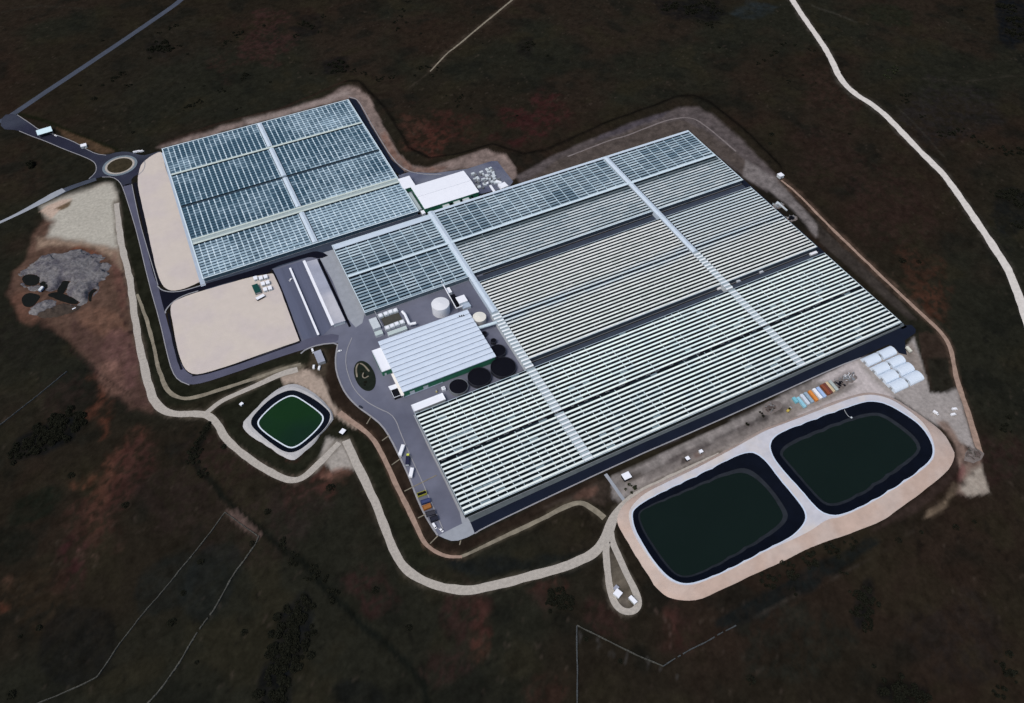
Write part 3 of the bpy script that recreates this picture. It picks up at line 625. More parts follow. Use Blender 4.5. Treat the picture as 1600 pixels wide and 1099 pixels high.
# kerbs
mb = MB()
for pts, wd in [([(27, 180), (47, 193), (62, 204), (80, 209), (100, 215.5), (120, 224), (134, 233), (150, 241), (166, 243)], .9),
                ([(30, 205), (50, 213.5), (70, 220.5), (100, 233.5), (132, 245.5), (146, 252.5), (150, 258), (151, 266), (147, 273), (139, 280)], .9),
                ([(226, 252), (227, 258), (224, 267), (216, 274)], 1.0),
                ([(160, 277), (176, 277), (187, 284), (193, 296), (204, 330), (215, 367), (232, 440), (250, 503), (261, 552), (269, 581), (279, 595), (296, 602)], .9),
                ([(206, 288), (212, 318), (219, 350), (227, 378), (240, 422), (247, 446)], .8),
                ([(246, 447), (252, 453.5), (263, 456.5), (276, 456.5), (290, 454), (322, 444)], 1.2),
                ([(259, 490), (258, 487), (265, 477), (276, 468), (290, 461), (310, 455)], 1.3),
                ([(470, 553), (478, 546), (500, 538.5), (528, 536), (526, 548), (524, 562), (525.5, 582), (535, 607), (545, 622), (560, 637), (580, 651), (597, 665), (610, 685), (625, 715), (640, 747), (650, 775), (662, 802), (675, 824), (684, 837)], 1.5),
                ([(550, 528), (541, 550), (540, 572), (548, 598), (556, 612), (571, 627), (590, 638), (611, 647), (620, 660), (625, 675), (640, 710), (657, 747), (675, 788), (692, 827)], .8),
                ([(742, 834), (752, 827.5), (800, 804), (975, 721.5), (1100, 667.5), (1200, 622.5), (1310, 572.5), (1345, 559.5)], 1.1),
                ([(545, 152), (557, 155), (564, 164), (586, 205), (614, 250), (634, 267), (660, 273), (690, 273)], 1.1),
                ([(718, 800), (690, 741), (665, 690)], .6)]:
    ribbon(mb, pts, wd, .34, .05, smooth=1, h=.28)
tag(mb.build('kerb', m_kerb), kind='structure')
# oval planted island in the turning loop
ic = P(570, 587.5)
ang = -math.radians(3)
ov = [(ic[0] + 9.6 * math.cos(t) * math.cos(ang) - 20 * math.sin(t) * math.sin(ang), ic[1] + 9.6 * math.cos(t) * math.sin(ang) + 20 * math.sin(t) * math.cos(ang)) for t in np.linspace(0, 2 * math.pi, 48, endpoint=False)]
mb = MB(); mb.prism(ov, .05, .45); tag(mb.build('planted_island', mat('island_soil', L(30, 36, 30), rough=.95, spec=.05, var=.3, scale=.3)), kind='structure')
mb = MB(); ribbon(mb, [(558, 590), (556, 576), (560, 568), (568, 570), (577, 581)], 1.6, .5, .2)
ribbon(mb, [(568, 583), (566, 589), (570, 592), (576, 588)], 1.2, .5, .2)
tag(mb.build('island_path', m_gravel_faint), kind='structure')
# concrete drain chutes down the verge
mb = MB()
for a, b in [((573, 663), (580, 651)), ((597, 689), (608, 681)), ((612, 727), (626, 717)), ((632, 768), (682, 743)), ((653, 810), (665, 804)), ((672, 850), (684, 838)), ((718, 852), (720, 845))]:
    ribbon(mb, [a, b], .9, .36, .05, smooth=0, h=.25)
tag(mb.build('drain_chute', m_gravel_faint), kind='structure')
# spoil heap in the quarry
PITS_AND_SHADOWS = [[(33, 437), (37, 431), (46, 429), (56, 430), (63, 435), (60, 444), (52, 448), (40, 447)],
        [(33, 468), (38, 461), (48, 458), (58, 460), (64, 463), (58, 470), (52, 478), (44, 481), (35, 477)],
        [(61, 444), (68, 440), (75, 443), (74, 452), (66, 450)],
        [(88, 455), (95, 446), (98, 439), (110, 440), (106, 449), (98, 460), (92, 463)],  # heap shadow stripes, this one and the next, set as dark sheets
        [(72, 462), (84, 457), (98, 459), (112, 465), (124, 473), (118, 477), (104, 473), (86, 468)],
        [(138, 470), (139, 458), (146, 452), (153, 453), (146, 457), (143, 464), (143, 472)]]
def heap(name, cx, cy, rx, ry, rot, h, m, seed, n=64, rough=.5):
    c0 = P(cx, cy); mb = MB(); rr = 22
    V = {}
    ca, sa = math.cos(rot), math.sin(rot)
    xs = []; ys = []
    for i in range(rr + 1):
        for k in range(n):
            t = i / rr; a = 2 * math.pi * k / n
            x = rx * t * math.cos(a); y = ry * t * math.sin(a)
            xs.append(c0[0] + ca * x - sa * y); ys.append(c0[1] + sa * x + ca * y)
    xs = np.array(xs); ys = np.array(ys)
    wob = (fbm(xs, ys, 9, seed, 4) - .5) * rx * .5
    t = np.repeat(np.arange(rr + 1) / rr, n)
    xs += wob * t; ys += (fbm(xs, ys, 9, seed + 7, 4) - .5) * ry * .5 * t
    z = h * np.clip(1 - t ** 2.2, 0, 1) * (1 - rough + rough * 2 * fbm(xs, ys, 14, seed + 3, 3)) + (fbm(xs, ys, 4.0, seed + 5, 2) - .5) * 2.6 * (t < .97)
    for a in PITS_AND_SHADOWS:
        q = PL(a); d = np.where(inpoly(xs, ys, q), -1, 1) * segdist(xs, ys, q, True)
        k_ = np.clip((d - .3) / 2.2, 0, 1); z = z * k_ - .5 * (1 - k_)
    z[t > .985] = -.2
    mb.v = [(float(a), float(b), float(c)) for a, b, c in zip(xs, ys, z)]
    for i in range(rr):
        for k in range(n):
            k2 = (k + 1) % n
            mb.f.append((i * n + k, (i + 1) * n + k, (i + 1) * n + k2, i * n + k2)); mb.m.append(0); mb.c.append(None)
    return tag(mb.build(name, m, smooth=True), kind='structure')
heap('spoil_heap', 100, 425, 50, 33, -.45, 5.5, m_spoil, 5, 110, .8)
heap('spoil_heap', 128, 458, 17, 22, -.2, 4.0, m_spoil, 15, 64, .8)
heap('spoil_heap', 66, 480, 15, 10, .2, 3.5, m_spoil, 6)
heap('earth_heap', 92, 486, 22, 10, -.2, 3.0, mat('brown_spoil', L(66, 58, 52), rough=.95, spec=.05, var=.3, scale=.2, bump=.5, bscale=.3), 8)
wm = mat('pit_and_shadow', L(24, 26, 24), rough=.5, spec=.03, var=.2, scale=.1)  # one dark colour for pit water and the painted heap shadows
for k, a in enumerate(PITS_AND_SHADOWS):
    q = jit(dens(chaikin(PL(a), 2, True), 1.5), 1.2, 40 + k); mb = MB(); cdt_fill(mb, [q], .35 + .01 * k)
    tag(mb.build('pit_and_shadow', wm), kind='structure')
# ================================================================== RESERVOIRS
def star(px, z, n, c, smooth=2, grow=0.0):
    q = chaikin(PL(px, z), smooth, True)
    a = np.array([math.atan2(p[1] - c[1], p[0] - c[0]) for p in q]); r = np.array([math.hypot(p[0] - c[0], p[1] - c[1]) for p in q])
    o = np.argsort(a); a = a[o]; r = r[o]
    t = np.linspace(-math.pi, math.pi, n, endpoint=False)
    rr = np.interp(t, a, r, period=2 * math.pi) + grow
    return [(c[0] + s * math.cos(b), c[1] + s * math.sin(b)) for s, b in zip(rr, t)]
def loft(mb, a, za, b, zb, m=0):
    n = len(a)
    for i in range(n):
        j = (i + 1) % n
        mb.quad((*a[i], za), (*a[j], za), (*b[j], zb), (*b[i], zb), m)
def lerp(a, b, t): return [(p[0] + (q[0] - p[0]) * t, p[1] + (q[1] - p[1]) * t) for p, q in zip(a, b)]
BZ = 4.0
RIM_R = [(1201, 692), (1215, 677), (1262, 660), (1317, 639), (1345, 629), (1362, 626), (1385, 630), (1415, 647), (1440, 665), (1457, 690), (1460, 710), (1450, 725), (1400, 760), (1350, 790), (1312, 807), (1290, 805), (1275, 795), (1250, 765), (1222, 735), (1205, 712)]
WAT_R = [(1221, 709), (1233, 697), (1275, 680), (1325, 660), (1358, 650), (1377, 650), (1407, 670), (1430, 690), (1434, 705), (1412, 722), (1375, 747), (1325, 780), (1305, 787), (1290, 786), (1275, 772), (1245, 737), (1228, 718)]
RIM_L = [(986, 803), (991, 794), (1012, 780), (1050, 762), (1100, 739), (1150, 712), (1168, 706), (1182, 707), (1200, 722), (1217, 746), (1245, 779), (1259, 798), (1261, 812), (1252, 826), (1235, 841), (1200, 857), (1150, 884), (1100, 907), (1075, 914), (1057, 911), (1040, 900), (1020, 877), (1003, 850), (990, 826)]
WAT_L = [(998, 805), (1006, 796), (1050, 779), (1095, 760), (1150, 738), (1172, 741), (1199, 764), (1221, 797), (1224, 809), (1216, 820), (1200, 832), (1150, 862), (1100, 891), (1077, 900), (1060, 899), (1045, 885), (1025, 857), (1007, 829)]
CREST = [(982, 808), (983, 798), (990, 787), (1008, 770), (1046, 752), (1096, 728), (1146, 701), (1178, 683), (1194, 674), (1212, 667), (1258, 650), (1314, 628), (1341, 619), (1362, 616), (1390, 622), (1420, 641), (1445, 662), (1459, 688), (1462, 711), (1452, 727), (1402, 762), (1351, 792), (1313, 809), (1292, 811), (1268, 829), (1237, 844), (1201, 859), (1151, 886.5), (1101, 909), (1076, 916), (1056, 913), (1038, 902), (1018, 878.5), (1000, 852), (987, 828)]
TOE = [(962, 812), (966, 800), (976, 784), (1000, 768.5), (1044, 747.5), (1094, 724.5), (1146, 697.5), (1190, 671.5), (1212, 663.5), (1256, 646.5), (1312, 624.5), (1342, 614.5), (1366, 612.5), (1392, 618.5), (1422, 636.5), (1447, 655.5), (1467, 669.5), (1482, 686), (1491, 702), (1492, 714), (1482, 736), (1450, 763), (1412, 790), (1387, 810), (1350, 826), (1312, 840), (1270, 853), (1237, 871), (1200, 888), (1150, 911), (1112, 930), (1088, 939), (1060, 939), (1038, 932), (1015, 906), (990, 864), (970, 830)]
cB = P(1222, 768, 2)
cL = P(1112, 815, BZ); cR = P(1332, 712, BZ)
rimL = star(RIM_L, BZ, 180, cL, 1); rimR = star(RIM_R, BZ, 180, cR, 1)
cr = star(CREST, BZ, 260, cB); toe = star(TOE, 0, 260, cB)
ta = np.array(toe); wn = 1 + (fbm(ta[:, 0], ta[:, 1], 16, 4, 3) - .5) * .02; toe = [(cB[0] + (p_[0] - cB[0]) * k, cB[1] + (p_[1] - cB[1]) * k) for p_, k in zip(toe, wn)]
mb = MB(); loft(mb, toe, -.05, lerp(toe, cr, .3), 1.5); loft(mb, lerp(toe, cr, .3), 1.5, cr, BZ - .01)
tag(mb.build('reservoir_bund', m_bund), kind='structure')
mb = MB(); cdt_fill(mb, [cr], BZ, 0, [rimL, rimR]); tag(mb.build('bund_top', mat('bund_gravel', L(192, 192, 198), rough=.95, spec=.1, var=.1, scale=.15, col2=L(200, 194, 190))), kind='structure')
def reservoir(label, rim, wpx, c, wz, wm, extra=False):
    t = thing('reservoir', label, 'reservoir', (c[0], c[1], 0), 0, 'lined reservoirs')
    off = (c[0], c[1], 0)
    wat = star(wpx, wz, 180, c, 1)
    edge = lerp(wat, rim, .22)
    mb = MB(); loft(mb, rim, BZ, edge, wz + .6)
    mb.build('liner', m_liner, t, off=off)
    mb = MB(); loft(mb, edge, wz + .6, wat, wz - .05); mb.build('liner_shelf', m_shelf, t, off=off)
    mb = MB(); mb.face([(*p, wz) for p in wat]); mb.build('water', wm, t, off=off)
    mb = MB(); o2 = lerp(rim, [c] * 180, -.004); o3 = lerp(rim, [c] * 180, .014)
    loft(mb, o2, BZ + .12, o3, BZ + .12); mb.build('rim', m_rim, t, off=off)
    return t, wat
reservoir('large dark reservoir nearer the gravel loop track, lower of the two side by side', rimL, WAT_L, cL, 1.0, m_water)
reservoir('large dark reservoir nearer the white storage tunnels, with a thin pipe on its upper bank', rimR, WAT_R, cR, 1.0, m_water)
pp = [(1319, 640), (1322, 646), (1326, 651), (1330, 653)]
# thin pipe running down the far bank
t = thing('bank_pipe', 'thin pale pipe curving down the inner bank of the reservoir', 'pipe', (*P(1319, 640, BZ), BZ))
mb = MB(); zz = [BZ + .3, 3.2, 2.2, 1.3]
p3 = [(*P(a, b, z), z) for (a, b), z in zip(pp, zz)]
for a, b in zip(p3[:-1], p3[1:]): mb.tube(a, b, .28)
mb.build('pipe', m_steel, t, off=tuple(t.location))
mb = MB(); mb.box(*p3[-1][:2], 1.1, 1.6, 1.6, .8); mb.build('float', m_greywhite, t, off=tuple(t.location))
# the small green pond
RIM_S = [(391, 661), (395, 650), (423, 622), (448, 610), (464, 610), (492, 624), (514, 642), (517, 650), (511, 667), (486, 690), (465, 706), (448, 708), (430, 698), (396, 670)]
WAT_S = [(401, 660), (409, 649), (428, 631), (448, 619), (460, 617), (478, 628), (499, 643), (508, 653), (500, 668), (478, 689), (462, 700), (451, 701), (434, 691), (415, 678), (404, 668)]
APR_S = [(376, 664), (394, 645), (428, 611), (456, 598), (480, 607), (506, 627), (524, 652), (512, 667), (464, 719), (450, 719), (417, 696), (390, 681)]
cS = P(455, 659, 0); zS = 1.5
rimS = star(RIM_S, zS, 96, cS, 2)
aprS = star(APR_S, 0, 96, cS, 1)
midS = lerp(rimS, aprS, .45)
mb = MB(); loft(mb, aprS, .05, midS, zS); loft(mb, midS, zS, rimS, zS)
tag(mb.build('pond_bund', mat('pond_gravel', L(178, 177, 177), rough=.95, spec=.1, var=.12, scale=.25)), kind='structure')
t = thing('reservoir', 'small bright green pond with a white ring inside its dark liner', 'reservoir', (*cS, 0), 0, 'lined reservoirs')
off = (*cS, 0)
watS = star(WAT_S, .6, 96, cS, 2); inS = lerp(watS, [cS] * 96, .045)
mb = MB(); loft(mb, rimS, zS, watS, .3); mb.build('liner', mat('pond_liner'), t, off=off)
mb = MB(); loft(mb, watS, .75, inS, .75); loft(mb, watS, .2, watS, .75); loft(mb, inS, .75, inS, .2); mb.build('floating_ring', m_ring, t, off=off)
mb = MB(); mb.face([(*p, .45) for p in inS]); mb.build('water', m_water_green, t, off=off)

# ================================================================== GREENHOUSES
ZG = 6.2
def part(mb, name, mats, t, smooth=False): return mb.build(name, mats, t, smooth, off=tuple(t.location))
def roof(mb, x0, x1, y0, y1, nb, cw, lw, fn, rise=.6, gut=.5, zg=ZG, fr=.43):
    """saw-tooth glass roof, ridges along x; fn(slope, x, y, bay, cell, is_line) -> colour, material"""
    p = (y1 - y0) / nb; nc = max(1, round((x1 - x0) / cw)); cw = (x1 - x0) / nc
    for b in range(nb):
        ya = y0 + b * p; yb = ya + gut / 2; yc = ya + p * fr; yd = ya + p - gut / 2; ye = ya + p
        for i in range(nc):
            xs = x0 + i * cw; xe = xs + cw; xl = xe - lw
            for (a, c, ln) in ((xs, xl, False), (xl, xe, True)):
                if c - a < .01: continue
                xm = (a + c) / 2
                k1, m1 = fn(0, xm, yb, b, i, ln); k2, m2 = fn(1, xm, yd, b, i, ln)
                mb.quad((a, yb, zg), (c, yb, zg), (c, yc, zg + rise), (a, yc, zg + rise), m1, k1)
                mb.quad((a, yc, zg + rise), (c, yc, zg + rise), (c, yd, zg), (a, yd, zg), m2, k2)
        kg = fn(2, 0, ya, b, 0, False)[0]
        mb.quad((x0, ya, zg - .02), (x1, ya, zg - .02), (x1, yb, zg), (x0, yb, zg), 1, kg)
        mb.quad((x0, yd, zg), (x1, yd, zg), (x1, ye, zg - .02), (x0, ye, zg - .02), 1, kg)
        for x, s in ((x0, 1), (x1, -1)):
            t3 = [(x, yb, zg), (x, yc, zg + rise), (x, yd, zg)]
            mb.tri(*(t3 if s > 0 else t3[::-1]), 1, kg)
H = RNG.random((400, 400))
def hsh(i, j, k=0): return float(H[(i * 7 + k * 131) % 400, (j * 13 + k * 57) % 400])
def lc(a, b, t): return tuple(x + (y - x) * t for x, y in zip(a, b))
def nse(x, y, s, seed): return float(fbm(np.array([x]), np.array([y]), s, seed, 3)[0])
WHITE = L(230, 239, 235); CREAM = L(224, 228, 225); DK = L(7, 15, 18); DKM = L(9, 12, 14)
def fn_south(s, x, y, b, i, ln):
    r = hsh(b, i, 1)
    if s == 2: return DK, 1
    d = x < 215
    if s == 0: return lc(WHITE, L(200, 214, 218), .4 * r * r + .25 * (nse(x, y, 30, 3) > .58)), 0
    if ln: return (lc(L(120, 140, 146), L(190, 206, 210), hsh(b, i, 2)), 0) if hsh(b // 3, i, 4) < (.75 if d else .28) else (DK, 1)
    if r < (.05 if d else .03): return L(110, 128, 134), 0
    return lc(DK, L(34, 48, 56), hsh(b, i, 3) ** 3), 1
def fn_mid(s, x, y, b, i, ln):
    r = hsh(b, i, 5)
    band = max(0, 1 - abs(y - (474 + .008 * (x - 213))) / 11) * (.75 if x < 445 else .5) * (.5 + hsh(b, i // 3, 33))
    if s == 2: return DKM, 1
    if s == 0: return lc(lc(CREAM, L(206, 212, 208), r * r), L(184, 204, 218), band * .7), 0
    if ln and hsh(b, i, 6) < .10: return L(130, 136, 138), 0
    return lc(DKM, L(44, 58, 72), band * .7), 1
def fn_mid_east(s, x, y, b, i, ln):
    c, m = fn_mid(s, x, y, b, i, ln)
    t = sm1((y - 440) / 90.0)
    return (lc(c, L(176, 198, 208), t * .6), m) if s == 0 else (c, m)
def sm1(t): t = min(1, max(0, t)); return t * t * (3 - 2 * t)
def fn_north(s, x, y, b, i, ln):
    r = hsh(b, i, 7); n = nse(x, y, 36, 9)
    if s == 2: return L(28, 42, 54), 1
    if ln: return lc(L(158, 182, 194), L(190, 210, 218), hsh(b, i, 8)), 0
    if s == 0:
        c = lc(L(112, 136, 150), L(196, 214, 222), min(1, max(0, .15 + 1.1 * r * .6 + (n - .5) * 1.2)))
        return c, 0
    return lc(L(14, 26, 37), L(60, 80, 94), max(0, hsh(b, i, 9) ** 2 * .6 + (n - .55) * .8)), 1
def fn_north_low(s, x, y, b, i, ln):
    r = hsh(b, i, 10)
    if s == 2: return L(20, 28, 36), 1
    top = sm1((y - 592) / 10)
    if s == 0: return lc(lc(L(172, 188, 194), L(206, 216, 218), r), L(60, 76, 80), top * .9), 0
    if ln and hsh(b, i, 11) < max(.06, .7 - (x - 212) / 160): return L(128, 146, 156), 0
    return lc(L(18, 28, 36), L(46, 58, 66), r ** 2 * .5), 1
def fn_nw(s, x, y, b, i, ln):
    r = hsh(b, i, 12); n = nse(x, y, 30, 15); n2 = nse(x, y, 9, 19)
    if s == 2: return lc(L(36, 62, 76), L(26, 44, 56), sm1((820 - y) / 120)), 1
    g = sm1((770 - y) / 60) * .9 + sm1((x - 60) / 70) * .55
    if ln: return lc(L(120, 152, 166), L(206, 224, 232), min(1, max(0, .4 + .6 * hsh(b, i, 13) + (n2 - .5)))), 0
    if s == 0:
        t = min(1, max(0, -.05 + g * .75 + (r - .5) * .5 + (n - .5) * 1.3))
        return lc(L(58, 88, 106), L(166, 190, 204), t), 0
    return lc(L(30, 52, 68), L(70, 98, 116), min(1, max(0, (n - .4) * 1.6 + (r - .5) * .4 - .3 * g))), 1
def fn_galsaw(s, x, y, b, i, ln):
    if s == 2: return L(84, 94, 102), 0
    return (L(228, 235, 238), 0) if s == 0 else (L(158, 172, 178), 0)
GL = [m_pale_glass, m_glass]
def walls(t, x0, x1, y0, y1, m=None, z=ZG - .04):
    m = m or m_wall_glass
    for cx, cy, sx, sy in (((x0 + x1) / 2, y0 + .15, x1 - x0, .3), ((x0 + x1) / 2, y1 - .15, x1 - x0, .3), (x0 + .15, (y0 + y1) / 2, .3, y1 - y0 - .6), (x1 - .15, (y0 + y1) / 2, .3, y1 - y0 - .6)):
        mb = MB(); mb.box(cx, cy, 0, sx, sy, z, 0, 0); part(mb, 'wall', m, t)
    mb = MB()
    for cx, cy, sx, sy in (((x0 + x1) / 2, y0 - .1, x1 - x0 + .4, .2), ((x0 + x1) / 2, y1 + .1, x1 - x0 + .4, .2), (x0 - .1, (y0 + y1) / 2, .2, y1 - y0), (x1 + .1, (y0 + y1) / 2, .2, y1 - y0)):
        mb.box(cx, cy, 0, sx, sy, .7)
    part(mb, 'plinth', m_conc, t)
def strip(t, name, x0, x1, y0, y1, z, m, h=.3):
    mb = MB(); mb.box((x0 + x1) / 2, (y0 + y1) / 2, z, x1 - x0, y1 - y0, h); part(mb, name, m, t)
def gallery(t, x0, x1, y0, y1, m=None, z=ZG + .6, ribs=True):
    mb = MB(); xc = (x0 + x1) / 2
    pr = [(x0, 0), (x0, z), (xc, z + .9), (x1, z), (x1, 0)]
    for k in range(4): mb.quad((pr[k][0], y0, pr[k][1]), (pr[k][0], y1, pr[k][1]), (pr[k + 1][0], y1, pr[k + 1][1]), (pr[k + 1][0], y0, pr[k + 1][1]))
    mb.face([(a, y0, c) for a, c in pr[::-1]]); mb.face([(a, y1, c) for a, c in pr])
    o = part(mb, 'gallery_roof', m or m_gal, t)
    if ribs:
        y = y0 + 6
        while y < y1:
            mb = MB(); mb.box(xc, y, z + .8, .8, 1.2, .35); y += 19.2
            mb.build('roof_vent', m_alu, o, off=tuple(t.location))
    return o
def edge(t, x0, x1, y0, y1, w=1.2, m=None, z=ZG):
    mb = MB()
    mb.box((x0 + x1) / 2, y0 - w / 2 + .1, z, x1 - x0 + 2 * w - .2, w, .25); mb.box((x0 + x1) / 2, y1 + w / 2 - .1, z, x1 - x0 + 2 * w - .2, w, .25)
    mb.box(x0 - w / 2 + .1, (y0 + y1) / 2, z, w, y1 - y0 - .2, .25); mb.box(x1 + w / 2 - .1, (y0 + y1) / 2, z, w, y1 - y0 - .2, .25)
    part(mb, 'eaves_gutter', m or m_alu, t)
def section(t, *a, **k):
    mb = MB(); roof(mb, *a, **k); return part(mb, 'roof_section', GL, t)

# --- north-west greenhouse
t = thing('greenhouse', 'separate greenhouse of eight blue-green roof blocks above the two sand yards', 'greenhouse', (70, 810, 0), 0, 'glasshouses')
walls(t, -55.5, 196, 677.5, 944, mat('teal_wall_glass', L(74, 96, 108), rough=.4, spec=.15, var=.3, scale=.3))
edge(t, -55.5, 196, 677.5, 944, 1.4)
rows = [(678.3, 736.2, 12), (748.2, 811, 13), (815.2, 879.6, 13), (884.6, 943.6, 12)]
for ya, yb, nb in rows:
    for xa, xb in ((-55, 67.4), (75.2, 195.6)):
        section(t, xa, xb, ya, yb, nb, 6.4, 1.3, fn_nw, rise=.8, fr=.46)
    gallery(t, 68.2, 74.4, ya, yb)
strip(t, 'roof_walkway', -55, 195.6, 880.6, 883.8, ZG + .5, m_cream)
strip(t, 'roof_walkway', -55, 195.6, 736.8, 739.6, ZG + .7, m_cream)
strip(t, 'roof_walkway', -55, 195.6, 744.8, 747.4, ZG + .6, m_cream)
strip(t, 'roof_walkway', -55, 195.6, 739.7, 744.7, ZG + .2, mat('dull_walkway', L(158, 172, 172), rough=.6, var=.2, scale=.4))
strip(t, 'valley_gutter', -55, 195.6, 811.3, 814.9, ZG - 1.2, mat('valley_grey', L(52, 66, 78), rough=.8, spec=.1))
mb = MB(); mb.quad((-61, 672, .33), (-55.8, 672, .33), (-55.8, 946, .33), (-59, 946, .33)); tag(mb.build('west_pavement', m_conc_blue), kind='structure')
# --- north greenhouse
t = thing('greenhouse', 'long greenhouse with grey-blue roof beyond the upper dark alley, beside the white warehouse', 'greenhouse', (330, 606, 0), 0, 'glasshouses')
walls(t, 87, 205, 548.4, 664, mat('pale_wall_glass', L(88, 102, 110), rough=.4, spec=.15, var=.3, scale=.3)); walls(t, 212.5, 573.5, 551.0, 668, mat('grey_wall_glass', L(62, 72, 82), rough=.4, spec=.15, var=.3, scale=.3))
edge(t, 87, 205, 548.6, 664.2, .8); edge(t, 212.5, 573.5, 551.2, 667.8, .8)
for xa, xb, cw in ((87.4, 204.8, 12.8), (212.8, 443, 12.8), (451.8, 573.2, 12.8)):
    ytop = 655.4 if xa < 100 else 664.0
    section(t, xa, xb, 609.0, ytop, 10 if xa < 100 else 12, cw, 1.1, fn_north)
    if xa < 100: section(t, xa, xb, 549.2, 605.0, 12, cw, 1.0, fn_north)
    else: section(t, xa, xb, 551.4, 605.0, 12, cw * .9, .7, fn_north_low)
strip(t, 'roof_walkway', 87.4, 573.2, 605.3, 608.6, ZG + 1.0, m_alu)
strip(t, 'roof_walkway', 87.4, 204.8, 655.8, 663.6, ZG + .3, m_gal)
strip(t, 'roof_walkway', 212.8, 573.2, 664.2, 667.8, ZG + .4, m_gal)
gallery(t, 205.6, 211.9, 537.0, 668.6)
gallery(t, 444.2, 450.8, 537.0, 667.0)
# --- middle greenhouse
t = thing('greenhouse', 'greenhouse with cream striped roof lying between the two dark alleys', 'greenhouse', (393, 476, 0), 0, 'glasshouses')
walls(t, 212.5, 573.5, 415.6, 535.8, mat('grey_wall_glass'))
edge(t, 212.5, 573.5, 415.8, 535.6, .4)
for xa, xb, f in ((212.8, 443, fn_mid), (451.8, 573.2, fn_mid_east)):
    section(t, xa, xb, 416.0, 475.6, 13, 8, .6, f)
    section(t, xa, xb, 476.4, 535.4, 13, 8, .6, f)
gallery(t, 205.6, 212.0, 488, 536.8)
gallery(t, 444.2, 450.8, 470, 536.8)
for xa, xb, ya, yb, nb in ((203.6, 212.4, 405.6, 487.8, 17), (443.2, 451.6, 405.6, 469.8, 13)):
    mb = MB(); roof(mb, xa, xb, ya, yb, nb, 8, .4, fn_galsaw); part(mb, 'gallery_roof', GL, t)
    mb = MB(); mb.box((xa + xb) / 2, (ya + yb) / 2, 0, xb - xa, yb - ya - .2, ZG - .05); part(mb, 'gallery_wall', m_greywhite, t)
# --- south greenhouse
t = thing('greenhouse', 'greenhouse with bright white striped roof along the navy road, nearest the two large reservoirs', 'greenhouse', (330, 346, 0), 0, 'glasshouses')
walls(t, 87, 574, 288, 404.2, mat('dark_wall_glass', L(26, 34, 34), rough=.4, spec=.1, var=.4, scale=.25))
edge(t, 87, 574, 288.2, 404.0, .35)
for xa, xb in ((87.4, 203.4), (212.6, 443), (451.8, 573.6)):
    section(t, xa, xb, 288.6, 345.4, 12, 8, .6, fn_south)
    section(t, xa, xb, 347.2, 403.8, 12, 8, .6, fn_south)
for xa, xb in ((203.6, 212.4), (443.2, 451.6)):
    for ya, yb in ((288.6, 345.4), (347.2, 403.8)):
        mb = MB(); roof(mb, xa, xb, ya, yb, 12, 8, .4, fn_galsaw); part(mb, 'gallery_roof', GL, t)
strip(t, 'valley_gutter', 87.4, 573.6, 345.6, 347.0, ZG - .6, m_dark, .2)
for k in range(34):
    x = 95 + k * 14.1 + RNG.uniform(-4, 4); mb = MB(); mb.box(x, 346.3, ZG - .4, RNG.uniform(2, 7), .3, .5)
    part(mb, 'gutter_fitting', m_junk, t)

# ================================================================== BUILDINGS
def rect(px, z):
    q = PL(px, z); xs = sorted(p[0] for p in q); ys = sorted(p[1] for p in q)
    return (xs[0] + xs[1]) / 2, (xs[-1] + xs[-2]) / 2, (ys[0] + ys[1]) / 2, (ys[-1] + ys[-2]) / 2
def rbox(mb, x0, x1, y0, y1, z0, z1, m=0, mt=None): mb.box((x0 + x1) / 2, (y0 + y1) / 2, z0, x1 - x0, y1 - y0, z1 - z0, 0, m, mt)
def building(name, label, cat, r, z, wm, rm, over=.4, thick=.35, group=None, door=None, parapet=False, z0=0.0):
    x0, x1, y0, y1 = r
    t = thing(name, label, cat, ((x0 + x1) / 2, (y0 + y1) / 2, z0), 0, group)
    mb = MB(); rbox(mb, x0, x1, y0, y1, z0, z - thick); part(mb, 'walls', wm, t)
    mb = MB(); rbox(mb, x0 - over, x1 + over, y0 - over, y1 + over, z - thick, z)
    if parapet:
        for a in ((x0 - over, x1 + over, y0 - over, y0 - over + .3), (x0 - over, x1 + over, y1 + over - .3, y1 + over), (x0 - over, x0 - over + .3, y0 - over + .3, y1 + over - .3), (x1 + over - .3, x1 + over, y0 - over + .3, y1 + over - .3)):
            rbox(mb, *a, z, z + .5)
    part(mb, 'roof', rm, t)
    if door:
        for dx, dw, dh, dm in door:
            mb = MB(); rbox(mb, x0 + dx, x0 + dx + dw, y0 - .12, y0 + .02, z0 + .05, z0 + dh); part(mb, 'door', dm, t)
    return t
